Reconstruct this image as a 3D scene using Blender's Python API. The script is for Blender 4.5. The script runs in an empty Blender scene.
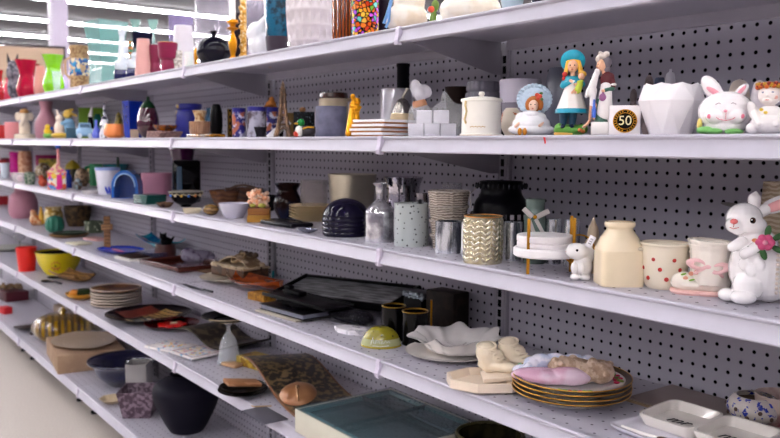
import bpy, bmesh, math, random
from mathutils import Matrix, Vector, Euler
random.seed(7)
PI = math.pi
C = bpy.context.scene.collection
sin, cos = math.sin, math.cos
def R(a): return math.radians(a)

# ---------------------------------------------------------------- camera
FPX, YAW, PITCH, ROLL = 811.14, R(36.64), R(5.206), R(0.4638)
CZ = 1.31
Fv = Vector((-cos(YAW)*cos(PITCH), sin(YAW)*cos(PITCH), -sin(PITCH)))
Rt = Vector((sin(YAW), cos(YAW), 0)); Up = Rt.cross(Fv)
Rv = cos(ROLL)*Rt + sin(ROLL)*Up; Uv = -sin(ROLL)*Rt + cos(ROLL)*Up
CAM = Vector((0, 0, CZ))
BAY = 1.2192; S0 = 1.4658; YF = 1.067; YB = 1.4382; YF1 = 1.1154
SZ = {1: CZ+.2632, 2: CZ+.0196, 3: CZ-.2315, 4: CZ-.4877, 5: CZ-.762, 6: CZ-1.1605}

def ray(px, py): return Fv + Rv*((px-390)/FPX) - Uv*((py-219)/FPX)
def depth(p): return (Vector(p)-CAM).dot(Fv)
def xcol(px, y, z):
    q = (px-390)/FPX; A = Rv - Fv*q; d = z-CZ
    return -(A.y*y + A.z*d)/A.x
def onz(px, py, z):
    r = ray(px, py); t = (z-CZ)/r.z
    return CAM + r*t
def zof(py, x, y):
    q = (219-py)/FPX; A = Uv - Fv*q
    return CZ - (A.x*x + A.y*y)/A.z

class Spot: pass
def S(k, px, w, top, y=None, base=None, z=None):
    """a place on shelf k: px column, depth y (or the row where its base sits), size from widths seen there"""
    s = Spot(); zz = SZ[k] if z is None else z
    if y is None:
        p = onz(px, base, zz); x, y = p.x, p.y
    else: x = xcol(px, y, zz)
    s.x, s.y, s.z = x, y, zz
    s.loc = (x, y, zz); s.m = depth(s.loc)/FPX; s.w = w*s.m
    s.h = (zof(top, x, y) - zz) if top is not None else 0
    if k > 1 and z is None: s.h = min(s.h, SZ[k-1]-SZ[k]-.040)      # nothing reaches into the shelf above
    s.rz = math.atan2(-x, y)
    return s

# ---------------------------------------------------------------- meshes
class MB:
    def __init__(self, s=1.0): self.bm = bmesh.new(); self.s = s
    def _m(self, M): return Matrix.Scale(self.s, 4) @ M
    def ell(self, c, r, rot=(0,0,0), seg=16):
        if isinstance(r, (int, float)): r = (r, r, r)
        M = Matrix.Translation(c) @ Euler(rot).to_matrix().to_4x4() @ Matrix.Diagonal((*r, 1))
        bmesh.ops.create_uvsphere(self.bm, u_segments=seg, v_segments=max(6, seg*2//3), radius=1, matrix=self._m(M)); return self
    def box(self, c, size, bev=0, rot=(0,0,0), taper=1, seg=2):
        M = Matrix.Translation(c) @ Euler(rot).to_matrix().to_4x4() @ Matrix.Diagonal((*size, 1))
        r = bmesh.ops.create_cube(self.bm, size=1, matrix=Matrix())
        for v in r['verts']:
            if v.co.z < 0: v.co.x *= taper; v.co.y *= taper
        bmesh.ops.transform(self.bm, matrix=self._m(M), verts=r['verts'])
        if bev:
            es = set(e for v in r['verts'] for e in v.link_edges)
            bmesh.ops.bevel(self.bm, geom=list(es), offset=bev*self.s, segments=seg, profile=.5, affect='EDGES')
        return self
    def lathe(self, prof, seg=32, c=(0,0,0), rot=(0,0,0), fn=None, off=0.0):
        """prof [(r,z)]; fn(angle, r, z) -> (r, z) to shape it"""
        M = self._m(Matrix.Translation(c) @ Euler(rot).to_matrix().to_4x4())
        rings = []
        for r, z in prof:
            if r <= 1e-9: rings.append([self.bm.verts.new(M @ Vector((0, 0, z)))]); continue
            ring = []
            for i in range(seg):
                a = 2*PI*(i+off)/seg; rr, zz = (r, z) if fn is None else fn(a, r, z)
                ring.append(self.bm.verts.new(M @ Vector((rr*cos(a), rr*sin(a), zz))))
            rings.append(ring)
        for A, B in zip(rings, rings[1:]):
            for i in range(seg):
                j = (i+1) % seg
                if len(A) == 1 and len(B) == 1: continue
                if len(A) == 1: f = (A[0], B[i], B[j])
                elif len(B) == 1: f = (A[i], A[j], B[0])
                else: f = (A[i], A[j], B[j], B[i])
                try: self.bm.faces.new(f)
                except ValueError: pass
        return self
    def tube(self, pts, r, seg=8, cap=True):
        pts = [Vector(p) for p in pts]; n = len(pts)
        rs = r if isinstance(r, (list, tuple)) else [r]*n
        rings = []; up = Vector((0.03, 0.02, 1)); prev = None
        for i, p in enumerate(pts):
            t = (pts[min(i+1, n-1)] - pts[max(i-1, 0)]).normalized()
            if prev is None:
                a = t.cross(up)
                if a.length < .1: a = t.cross(Vector((1, 0, 0)))
                a.normalize()
            else: a = (prev - t*prev.dot(t)).normalized()
            prev = a; b = t.cross(a)
            rings.append([self.bm.verts.new(self.s*(p + (a*cos(2*PI*k/seg) + b*sin(2*PI*k/seg))*rs[i])) for k in range(seg)])
        for A, B in zip(rings, rings[1:]):
            for i in range(seg): self.bm.faces.new((A[i], A[(i+1)%seg], B[(i+1)%seg], B[i]))
        if cap: self.bm.faces.new(rings[0]); self.bm.faces.new(rings[-1])
        return self
    def cap(self, p0, p1, r0, r1=None, n=5):
        r1 = r0 if r1 is None else r1
        p0, p1 = Vector(p0), Vector(p1)
        self.tube([p0.lerp(p1, i/n) for i in range(n+1)], [r0+(r1-r0)*i/n for i in range(n+1)], 12)
        self.ell(p0, r0, seg=12); self.ell(p1, r1, seg=12); return self
    def prism(self, poly, a, b, axis='z'):
        def f(u, v, w): return {'z': (u, v, w), 'x': (w, u, v), 'y': (u, w, v)}[axis]
        A = [self.bm.verts.new(Vector(f(u, v, a))*self.s) for u, v in poly]
        B = [self.bm.verts.new(Vector(f(u, v, b))*self.s) for u, v in poly]
        n = len(poly)
        self.bm.faces.new(A); self.bm.faces.new(B)
        for i in range(n): self.bm.faces.new((A[i], A[(i+1)%n], B[(i+1)%n], B[i]))
        return self
    def torus(self, c, Rr, r, rot=(0,0,0), seg=28, sc=(1,1)):
        M = Matrix.Translation(c) @ Euler(rot).to_matrix().to_4x4(); pts = []
        rings = []
        for i in range(seg):
            a = 2*PI*i/seg; ring = []
            for k in range(8):
                b = 2*PI*k/8; q = Rr + r*cos(b)
                ring.append(self.bm.verts.new(self._m(M) @ Vector((q*cos(a)*sc[0], q*sin(a)*sc[1], r*sin(b)))))
            rings.append(ring)
        for i in range(seg):
            A, B = rings[i], rings[(i+1)%seg]
            for k in range(8): self.bm.faces.new((A[k], A[(k+1)%8], B[(k+1)%8], B[k]))
        return self
    def sheet(self, f, nu, nv, th):
        """f(u,v)->point, thickened along z"""
        top = [[self.bm.verts.new(Vector(f(i/nu, j/nv))*self.s) for j in range(nv+1)] for i in range(nu+1)]
        bot = [[self.bm.verts.new((Vector(f(i/nu, j/nv))-Vector((0, 0, th)))*self.s) for j in range(nv+1)] for i in range(nu+1)]
        for i in range(nu):
            for j in range(nv):
                self.bm.faces.new((top[i][j], top[i+1][j], top[i+1][j+1], top[i][j+1]))
                self.bm.faces.new((bot[i][j], bot[i][j+1], bot[i+1][j+1], bot[i+1][j]))
        for i in range(nu):
            self.bm.faces.new((top[i][0], bot[i][0], bot[i+1][0], top[i+1][0]))
            self.bm.faces.new((top[i][nv], top[i+1][nv], bot[i+1][nv], bot[i][nv]))
        for j in range(nv):
            self.bm.faces.new((top[0][j], top[0][j+1], bot[0][j+1], bot[0][j]))
            self.bm.faces.new((top[nu][j], bot[nu][j], bot[nu][j+1], top[nu][j+1]))
        return self
    def out(self, name, mat, parent=None, ang=40, vox=0, loc=None, rz=0, rot=None, smooth=3):
        bmesh.ops.recalc_face_normals(self.bm, faces=self.bm.faces)
        me = bpy.data.meshes.new(name); self.bm.to_mesh(me); self.bm.free()
        me.materials.append(mat)
        if ang:
            me.shade_smooth(); me.set_sharp_from_angle(angle=R(ang))
        o = bpy.data.objects.new(name, me); C.objects.link(o)
        if parent: o.parent = parent
        if loc is not None: o.location = loc
        if rot is not None: o.rotation_euler = rot
        elif rz: o.rotation_euler = (0, 0, rz)
        if vox:
            md = o.modifiers.new('blend', 'REMESH'); md.mode = 'VOXEL'; md.voxel_size = vox; md.use_smooth_shade = True
            if smooth:
                ms = o.modifiers.new('soft', 'SMOOTH'); ms.iterations = smooth; ms.factor = .5
        return o

USED = set()
def tag(o, label, cat, group=None, kind=None):
    o['label'] = label; o['category'] = cat
    if group: o['group'] = group
    if kind: o['kind'] = kind
    return o
def thing(name, label, cat, loc, rz=0, group=None):
    o = bpy.data.objects.new(name, None); C.objects.link(o); o.empty_display_size = .02
    o.location = loc; o.rotation_euler = (0, 0, rz)
    return tag(o, label, cat, group)
def struct(o): o['kind'] = 'structure'; return o
def copy_tree(o, parent=None):
    c = o.copy(); C.objects.link(c)
    if parent: c.parent = parent
    for ch in list(o.children): copy_tree(ch, c)
    return c

# ---------------------------------------------------------------- materials
def lin(c):
    if isinstance(c, str): c = [int(c[i:i+2], 16) for i in (0, 2, 4)]
    return tuple(((v/255)/12.92 if v/255 <= .04045 else ((v/255+.055)/1.055)**2.4) for v in c[:3]) + (1,)
_mc = {}
def M(col, rough=.4, metal=0, trans=0, pat=None, col2=None, sc=60, thr=.5, soft=.06, bump=0, bsc=None, coat=0, alpha=1, ior=1.45, emit=0, st=(1,1,1), sss=0, col3=None):
    """procedural material. pat: noise | speck | mosaic | wave | waver | check | dots | brick"""
    key = repr((col, rough, metal, trans, pat, col2, sc, thr, soft, bump, bsc, coat, alpha, ior, emit, st, sss, col3))
    if key in _mc: return _mc[key]
    m = bpy.data.materials.new('paint_%s' % (col if isinstance(col, str) else 'mix')); m.use_nodes = True
    nt = m.node_tree; N = nt.nodes; Lk = nt.links; b = N['Principled BSDF']
    b.inputs['Base Color'].default_value = lin(col); b.inputs['Roughness'].default_value = rough
    b.inputs['Metallic'].default_value = metal; b.inputs['Transmission Weight'].default_value = trans
    b.inputs['IOR'].default_value = ior; b.inputs['Coat Weight'].default_value = coat; b.inputs['Alpha'].default_value = alpha
    if max(lin(col)[:3]) < .03: b.inputs['Specular IOR Level'].default_value = .1; b.inputs['Coat Weight'].default_value = coat*.3
    if sss:
        b.inputs['Subsurface Weight'].default_value = sss; b.inputs['Subsurface Scale'].default_value = .004
    if emit:
        b.inputs['Emission Color'].default_value = lin(col); b.inputs['Emission Strength'].default_value = emit
    tc = N.new('ShaderNodeTexCoord'); mp = N.new('ShaderNodeMapping'); mp.inputs['Scale'].default_value = st
    Lk.new(tc.outputs['Object'], mp.inputs['Vector']); vec = mp.outputs['Vector']
    def ramp(src, t, s, c1, c2):
        r = N.new('ShaderNodeValToRGB'); e = r.color_ramp.elements
        e[0].position = max(0, t-s); e[1].position = min(1, t+s); e[0].color = c1; e[1].color = c2
        Lk.new(src, r.inputs[0]); return r.outputs[0]
    fac = None
    if pat is None:
        n = N.new('ShaderNodeTexNoise'); n.inputs['Scale'].default_value = 25; Lk.new(vec, n.inputs['Vector'])
        c = lin(col); c2 = tuple(v*.93 for v in c[:3])+(1,)
        out = ramp(n.outputs['Fac'], .5, .25, c, c2); Lk.new(out, b.inputs['Base Color'])
    elif pat == 'noise':
        n = N.new('ShaderNodeTexNoise'); n.inputs['Scale'].default_value = sc; n.inputs['Detail'].default_value = 4; Lk.new(vec, n.inputs['Vector'])
        out = ramp(n.outputs['Fac'], thr, soft, lin(col), lin(col2)); Lk.new(out, b.inputs['Base Color'])
        if col3:
            n2 = N.new('ShaderNodeTexNoise'); n2.inputs['Scale'].default_value = sc*.8; n2.noise_dimensions = '4D'; n2.inputs['W'].default_value = 3; Lk.new(vec, n2.inputs['Vector'])
            k = ramp(n2.outputs['Fac'], .56, .03, (0,0,0,1), (1,1,1,1)); mx = N.new('ShaderNodeMix'); mx.data_type = 'RGBA'
            Lk.new(k, mx.inputs[0]); Lk.new(out, mx.inputs[6]); mx.inputs[7].default_value = lin(col3); Lk.new(mx.outputs[2], b.inputs['Base Color'])
    elif pat == 'speck':
        n = N.new('ShaderNodeTexVoronoi'); n.inputs['Scale'].default_value = sc; Lk.new(vec, n.inputs['Vector'])
        out = ramp(n.outputs['Distance'], thr, .04, lin(col2), lin(col)); Lk.new(out, b.inputs['Base Color'])
    elif pat == 'mosaic':
        n = N.new('ShaderNodeTexVoronoi'); n.inputs['Scale'].default_value = sc; Lk.new(vec, n.inputs['Vector'])
        n2 = N.new('ShaderNodeTexVoronoi'); n2.feature = 'DISTANCE_TO_EDGE'; n2.inputs['Scale'].default_value = sc; Lk.new(vec, n2.inputs['Vector'])
        sp = N.new('ShaderNodeSeparateColor'); Lk.new(n.outputs['Color'], sp.inputs[0])
        r = N.new('ShaderNodeValToRGB'); r.color_ramp.interpolation = 'CONSTANT'; e = r.color_ramp.elements
        cols = col2; e[0].color = lin(cols[0]); e[0].position = 0; e[1].position = 1/len(cols); e[1].color = lin(cols[1])
        for i, cc in enumerate(cols[2:]): q = e.new((i+2)/len(cols)); q.color = lin(cc)
        Lk.new(sp.outputs[0], r.inputs[0])
        k = ramp(n2.outputs['Distance'], thr, .02, (0,0,0,1), (1,1,1,1)); mx = N.new('ShaderNodeMix'); mx.data_type = 'RGBA'
        Lk.new(k, mx.inputs[0]); mx.inputs[6].default_value = lin(col); Lk.new(r.outputs[0], mx.inputs[7]); Lk.new(mx.outputs[2], b.inputs['Base Color'])
    elif pat in ('wave', 'waver', 'wavex'):
        n = N.new('ShaderNodeTexWave'); n.inputs['Scale'].default_value = sc; n.inputs['Distortion'].default_value = 0 if pat != 'waver' else 6
        n.bands_direction = 'X' if pat == 'wavex' else 'Z'; Lk.new(vec, n.inputs['Vector'])
        out = ramp(n.outputs['Fac'], thr, soft, lin(col), lin(col2)); Lk.new(out, b.inputs['Base Color'])
    elif pat == 'check':
        n = N.new('ShaderNodeTexChecker'); n.inputs['Scale'].default_value = sc; Lk.new(vec, n.inputs['Vector'])
        n.inputs['Color1'].default_value = lin(col); n.inputs['Color2'].default_value = lin(col2); Lk.new(n.outputs[0], b.inputs['Base Color'])
    elif pat == 'rings':
        n = N.new('ShaderNodeTexWave'); n.wave_type = 'RINGS'; n.rings_direction = 'Z'; n.inputs['Scale'].default_value = sc; Lk.new(vec, n.inputs['Vector'])
        out = ramp(n.outputs['Fac'], thr, soft, lin(col), lin(col2)); Lk.new(out, b.inputs['Base Color'])
    elif pat == 'holes':       # punched holes on a 1 inch grid, in the plane given by st
        sx = N.new('ShaderNodeSeparateXYZ'); Lk.new(tc.outputs['Object'], sx.inputs[0])
        def mth(op, a, bb=None, c=None):
            q = N.new('ShaderNodeMath'); q.operation = op
            for i, v in enumerate((a, bb, c)):
                if v is None: continue
                if isinstance(v, (int, float)): q.inputs[i].default_value = v
                else: Lk.new(v, q.inputs[i])
            return q.outputs[0]
        u = sx.outputs[0]; v = sx.outputs[2] if col3 == 'xz' else sx.outputs[1]
        fu = mth('SUBTRACT', mth('FRACT', mth('DIVIDE', u, sc)), .5); fv = mth('SUBTRACT', mth('FRACT', mth('DIVIDE', v, sc)), .5)
        d = mth('SQRT', mth('ADD', mth('MULTIPLY', fu, fu), mth('MULTIPLY', fv, fv)))
        k = ramp(d, thr, .03, lin(col2), lin(col))
        Lk.new(k, b.inputs['Base Color'])
        rr = ramp(d, thr, .03, (1,1,1,1), (rough, rough, rough, 1)); Lk.new(rr, b.inputs['Roughness'])
        sp_ = ramp(d, thr, .03, (0,0,0,1), (.5,.5,.5,1)); Lk.new(sp_, b.inputs['Specular IOR Level'])
    if bump:
        n = N.new('ShaderNodeTexNoise') ; n.inputs['Scale'].default_value = bsc or sc; n.inputs['Detail'].default_value = 3; Lk.new(vec, n.inputs['Vector'])
        bp = N.new('ShaderNodeBump'); bp.inputs['Strength'].default_value = bump; bp.inputs['Distance'].default_value = .002
        Lk.new(n.outputs['Fac'], bp.inputs['Height']); Lk.new(bp.outputs[0], b.inputs['Normal'])
    _mc[key] = m; return m
def glass(col='F2F6F6', rough=.03, a=.45): return M(col, rough, alpha=.3 if a < .5 else .26, coat=.5)

# ---------------------------------------------------------------- vessels
def hollow(prof, t):
    """closed profile of a vessel with wall t from the outer line prof (r,z), bottom to top"""
    inner = [(max(r-t, .0004), z) for r, z in reversed(prof) if z > prof[0][1]+t]
    out = [(0, prof[0][1])] + list(prof) + inner
    zb = prof[0][1]+t
    out += [(max(prof[0][0]-t, .0004), zb), (0, zb)]
    return out
def smoothprof(p, n=4):
    """catmull-rom through profile points"""
    q = []
    for i in range(len(p)-1):
        p0 = p[max(i-1, 0)]; p1 = p[i]; p2 = p[i+1]; p3 = p[min(i+2, len(p)-1)]
        for j in range(n):
            t = j/n
            q.append(tuple(.5*((2*p1[k]) + (-p0[k]+p2[k])*t + (2*p0[k]-5*p1[k]+4*p2[k]-p3[k])*t*t + (-p0[k]+3*p1[k]-3*p2[k]+p3[k])*t**3) for k in (0, 1)))
    q.append(p[-1]); return q
def vmesh(s, prof, t=.002, seg=32, closed=False, sm=True, fn=None, off=0.0, h=None):
    h = s.h if h is None else h
    p = [(r*s.w/2, z*h) for r, z in prof]
    if sm: p = smoothprof(p)
    pr = ([(0, p[0][1])] + p + [(0, p[-1][1])]) if closed else hollow(p, t)
    return MB().lathe(pr, seg, fn=fn, off=off)
def V(s, name, label, cat, prof, mat, group=None, t=.002, seg=32, closed=False, sm=True, ang=40, rz=None, **k):
    o = vmesh(s, prof, t, seg, closed, sm, **k).out(name, mat, ang=ang, loc=s.loc, rz=s.rz if rz is None else rz)
    return tag(o, label, cat, group)
def VP(s, prof, mat, part, parent, **k):
    ang = k.pop('ang', 40)
    return vmesh(s, prof, **k).out(part, mat, parent, ang=ang)
def T(s, name, label, cat, group=None, rz=None): return thing(name, label, cat, s.loc, s.rz if rz is None else rz, group)
CYL = [(1, 0), (1, 1)]
# ---------------------------------------------------------------- the setting
WHITE = M('E9E5EE', .45)
FLOOR = M('D2C8C0', .35, pat='noise', col2='C2B8B0', sc=120, thr=.5, soft=.2)
FZ, RX0, RX1, RY0, RY1, RH = 0.0, -30.0, 8.0, -12.0, 16.0, 3.85
struct(MB().box(((RX0+RX1)/2, (RY0+RY1)/2, -.05), (RX1-RX0, RY1-RY0, .1)).out('floor', FLOOR))
struct(MB().box(((RX0+RX1)/2, (RY0+RY1)/2, RH+.05), (RX1-RX0, RY1-RY0, .1)).out('ceiling', M('48454B', .9, pat='noise', col2='413E44', sc=.6, thr=.5, soft=.3)))
WALL = M('6E6A74', .8)
struct(MB().box((RX0-.05, (RY0+RY1)/2, RH/2), (.1, RY1-RY0, RH)).out('wall_left', WALL))
struct(MB().box((RX1+.05, (RY0+RY1)/2, RH/2), (.1, RY1-RY0, RH)).out('wall_right', WALL))
struct(MB().box(((RX0+RX1)/2, RY0-.05, RH/2), (RX1-RX0, .1, RH)).out('wall_near', M('96929C', .8)))
struct(MB().box(((RX0+RX1)/2, RY1+.05, RH/2), (RX1-RX0, .1, RH)).out('wall_far', WALL))
# pillar
pp = S(1, 61, 18, 0, y=3.6)
struct(MB().box((pp.x, pp.y, RH/2), (.28, .24, RH), .01).out('trim_1', M('A096A8', .5)))
# rows of strip lights across the shop
TUBE = M('FFFDFF', .4, emit=18.0)
ROWS = [15.0-2.7*i for i in range(-4, 9)]
for i, sx in enumerate(ROWS):
    rank = {-4: 'fifth highest, lowest', -3: 'fourth highest', -2: 'third highest', -1: 'second highest', 0: 'highest'}.get(i-4)
    lab = ('%s of the long white strip lights seen beyond the top shelf' % rank) if rank else 'long white strip light over the near aisles, above the view'
    t = thing('ceiling_light', lab, 'light', (-sx, (RY0+RY1)/2, RH), 0, 'rows of ceiling strip lights')
    MB().box((0, 0, -.045), (.08, RY1-RY0-1.2, .04), .01).out('lamp_housing', M('F4F2F6', .5), t)
    MB().box((0, 0, -.085), (.065, RY1-RY0-1.3, .032), .012).out('light_tube', TUBE, t)

# ---------------------------------------------------------------- the shelving
METAL = M('BAB6C3', .38)
DECK = M('B4B0BC', .38, pat='holes', col2='4A4650', sc=.0305, thr=.085, col3='xy')
PANEL = M('ACA8B4', .5, pat='holes', col2='060507', sc=.0254, thr=.15, col3='xz')
POST = M('A29EA8', .45)
DARK = M('08080A', .6)
CAPM = M('CFC6D8', .3)
CHAN = [(.012, 0), (-.001, 0), (-.004, -.002), (-.004, -.0045), (.0015, -.008), (-.001, -.018), (-.007, -.029), (-.0085, -.033), (-.006, -.0355), (.012, -.0355)]
def jx(k): return -(S0 + k*BAY)
LEV = {1: 'top', 2: 'second', 3: 'third', 4: 'fourth', 5: 'fifth'}
BAYN = {-2: 'bay nearest the camera, mostly out of view', -1: 'right-hand bay with the white rabbits', 0: 'second bay from the right, with the bronze tower',
        1: 'third bay from the right, with the blue arch', 2: 'fourth bay from the right, with the lime vase', 3: 'left-edge bay of the photo', 4: 'bay beyond the left edge'}
LVN = {1: 'topmost', 2: 'second highest', 3: 'third highest', 4: 'fourth highest', 5: 'fifth highest', 6: 'bottom'}
for k in range(-2, 5):
    x1, x0 = jx(k), jx(k+1); cx = (x0+x1)/2
    u = thing('pegboard_frame', 'grey pegboard back with posts, '+BAYN[k], 'shelving', (cx, YB, 0), 0, 'pegboard backs of the shelving run')
    W = BAY
    MB().box((0, .012, SZ[1]/2+.03), (W-.002, .006, SZ[1]-.062)).out('back_panel', PANEL, u)
    for sd in ((1, -1) if k == 4 else (1,)):
        up_ = MB()
        up_.box((sd*W/2+.004, .008, SZ[1]/2), (.046, .02, SZ[1]-.022), .001)
        up_.box((sd*W/2+.018, -.003, SZ[1]/2), (.006, .004, SZ[1]-.06)).box((sd*W/2-.010, -.003, SZ[1]/2), (.006, .004, SZ[1]-.06))
        uo = up_.out('upright', POST, u)
        sl = MB(); n = int((SZ[1]-.1)/.0254)
        for j in range(n): sl.box((sd*W/2+.004, -.0025, .1+j*.0254), (.010, .002, .018))
        sl.out('slot_row', DARK, uo)
    MB().box((0, .0, .07), (W-.06, .012, .10)).out('rear_kickboard', M('3A383E', .6), u)
    for lv in range(1, 7):
        z = SZ[lv]; yf = (YF1 if lv == 1 else YF) - YB
        t = thing('metal_shelf' if lv < 6 else 'base_deck', LVN[lv]+' white metal shelf, '+BAYN[k], 'shelf', (cx, YB, z), 0, 'white metal shelves')
        d = MB().box((0, (yf+.01-.008)/2, -.004), (W-.003, -(yf+.01)-.008+.002, .008)).out('shelf_deck', DECK if lv > 2 else METAL, t)
        sc_ = 1.0 if lv < 6 else 1.25
        MB().prism([(yf+a, b*sc_) for a, b in CHAN], -W/2+.0055, W/2-.001, 'x').out('price_channel', METAL, t, ang=25)
        if lv < 6:
            MB().box((0, -.016, -.020), (W-.062, .012, .024)).out('rear_flange', METAL, t)
            MB().prism([(yf+.03, -.009), (-.010, -.009), (-.010, -.088), (-.035, -.088), (yf+.03, -.03)], W/2-.0055, W/2-.0025, 'x').out('shelf_bracket', POST, t, ang=0)
        MB().prism([(yf+.004, .0006), (yf-.005, .0006), (yf-.0085, -.004), (yf-.0080, -.016), (yf-.0125, -.030*sc_), (yf-.011, -.040*sc_), (yf, -.041*sc_)], W/2-.0085, W/2+.0048, 'x').out('end_clip', CAPM, t, ang=25)
        if lv == 6:
            for xx in (W/2-.03, W/2-.27):
                MB().lathe([(0, 0), (.022, 0), (.022, .012), (.009, .02), (.009, z-.009), (0, z-.009)], 16, c=(xx, 1.15-YB, -z)).out('levelling_foot', DARK, t)
# ---------------------------------------------------------------- placing helpers
def G(k, px, w, top, bot=None, gap=None, ry=None):
    """stand a round thing of seen width w on shelf k; its nearest point shows at row bot, or lies gap metres behind the shelf edge"""
    z = SZ[k]
    if gap is not None:
        y = (YF1 if k == 1 else YF) + gap; s = S(k, px, w, top, y=y)
        for _ in range(4):
            r = (w if ry is None else ry)/2*s.m
            s = S(k, px, w, top, y=(YF1 if k == 1 else YF)+gap+r)
        return s
    p = onz(px, bot, z); s = S(k, px, w, None, y=p.y)
    for _ in range(3):
        h = Vector((p.x, p.y, 0)).normalized(); q = Vector((p.x, p.y, 0)) + h*(w/2*s.m)
        s = S(k, px, w, top, y=q.y)
    return s
def up(s, dz):                       # the same spot raised by dz metres
    q = Spot(); q.__dict__.update(s.__dict__); q.z += dz; q.loc = (s.x, s.y, s.z+dz); return q
def ring(n, a0=0): return [(cos(a0+2*PI*i/n), sin(a0+2*PI*i/n)) for i in range(n)]
def rbox(name, label, cat, x, y, z, size, mat, bev=.001, rz=0, group=None, rot=None):
    o = MB().box((0, 0, size[2]/2), size, bev).out(name, mat, loc=(x, y, z), rz=rz, rot=rot)
    return tag(o, label, cat, group)
PORC = M('F4EFEC', .12, coat=.6); CREAM = M('EFE2CC', .18, coat=.5); BLACK = M('0B0A0D', .2, coat=.4)
GOLD = M('C98B1A', .28, metal=.9); SKIN = M('EDB594', .35); BLUEN = M('14163C', .15, coat=.5)
SILV = M('C9C6CC', .12, metal=1, pat='noise', col2='8E8A92', sc=45, thr=.5, soft=.12)
WOODB = M('5A2E16', .35, pat='waver', col2='38190B', sc=14, thr=.5, soft=.3)
BLK = M('060508', .5)
def eyes(parent, s, pts, r, mat=None):
    for p in pts: MB(s.m).ell(p, r, seg=10).out('eye', mat or BLK, parent)
# ================================================================ top shelf
g = None
s = G(1, 0, 9, 70, gap=.01); V(s, 'glass_vase', 'red glass vase cut by the left edge on the top shelf', 'vase', [(.7,0),(1,.3),(.6,.7),(.9,1)], M('B8101C', .1, trans=.3))
s = S(1, 10, 13, 78, y=1.33); V(s, 'glass_vase', 'pinkish red round vase behind the dark cat-eared vase', 'vase', [(.5,0),(1,.4),(.5,.85),(.6,1)], M('E0405A', .15, trans=.3))
s = S(1, 14, 12, 56, y=1.16); t = T(s, 'eared_figure_vase', 'dark mottled vase shaped like a sitting animal with two pointed ears', 'vase')
b = MB(s.m); b.ell((0,0,12), (6,5,12)); b.ell((0,0,26), (6.5,5,10)); b.ell((0,0,34), (5,4.5,5)); b.out('body', M('3A3A44', .25, pat='noise', col2='77717C', sc=60), t, vox=s.m*.7)
for q in (-1, 1): MB(s.m).cap((q*3.4,0,37), (q*4.6,0,45), 1.9, .5).out('ear', M('24222A', .3), t)
s = G(1, 27, 21, 60, gap=.005); V(s, 'hourglass_vase', 'magenta glass hourglass vase with flared rim', 'vase', [(.72,0),(.95,.25),(.6,.62),(1,1)], M('C2083C', .08, trans=.4, ior=1.3))
s = S(1, 35, 11, 64, y=1.37); V(s, 'glass_tumbler', 'dark red glass tumbler behind the magenta and pale pink vases', 'tumbler', [(.7,0),(1,1)], M('8C0E22', .15, trans=.3))
s = G(1, 41, 13, 66, gap=.01); V(s, 'bud_vase', 'pale pink tapered vase left of the lime vase', 'vase', [(.9,0),(1,.3),(.6,1)], M('D08A80', .3))
s = G(1, 54, 21, 55, gap=.01); V(s, 'hourglass_vase', 'lime green hourglass vase with flared rim', 'vase', [(.8,0),(.98,.25),(.62,.66),(1,1)], M('7CC800', .12, coat=.5))
s = S(1, 57, 9, 71, y=1.135); V(s, 'glass_tumbler', 'small clear cut glass in front of the lime vase', 'tumbler', [(.7,0),(1,1)], glass('D9F2E2'), seg=8)
for i, (px, tp, c) in enumerate(((66, 64, 'C9B8E8'), (71, 60, 'E8D8F0'))):
    s = S(1, px, 7, tp, y=1.3-.1*i); V(s, 'perfume_bottle', ('lilac small bottle beside the lime vase', 'pale pearly bottle beside the ornamented stein')[i], 'bottle', [(.8,0),(1,.4),(.4,.7),(.5,1)], M(c, .2, coat=.5))
s = G(1, 80, 20, 46, gap=.012); t = T(s, 'beer_stein', 'tan lidded stein with a blue painted scene', 'stein')
VP(s, [(1,0),(.92,.1),(.9,.85),(.97,.9),(.92,1)], M('8A6440', .4, pat='noise', col2='BE9A6C', sc=90), 'body', t)
VP(s, [(.93,.3),(.95,.32),(.94,.68),(.91,.7)], M('1E5FA8', .35, pat='mosaic', col2=['2A8AC0','154A90','C9A37A','E8D8B0'], sc=70, thr=.0), 'painted_band', t, sm=False, t=.0005)
MB(s.m).tube([(-9,-2,30),(-13,-4,27),(-13,-4,14),(-9,-2,10)], 1.3).out('handle', M('C9A37A', .4), t)
s = S(1, 107, 33, 22, y=1.24)
b = MB(); a = s.w/2
pr = [(a*.86*1.28,0),(a*.78*1.28,s.h*.45),(a*1.36,s.h)]
b.lathe(hollow(smoothprof(pr), .006), 4, off=.5); o = b.out('square_glass_vase', M('86BDB8', .05, alpha=.5, coat=.5, bump=.3, bsc=60), loc=s.loc, rz=s.rz+.5, ang=30); tag(o, 'tall square aqua tinted glass vase', 'vase')
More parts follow.
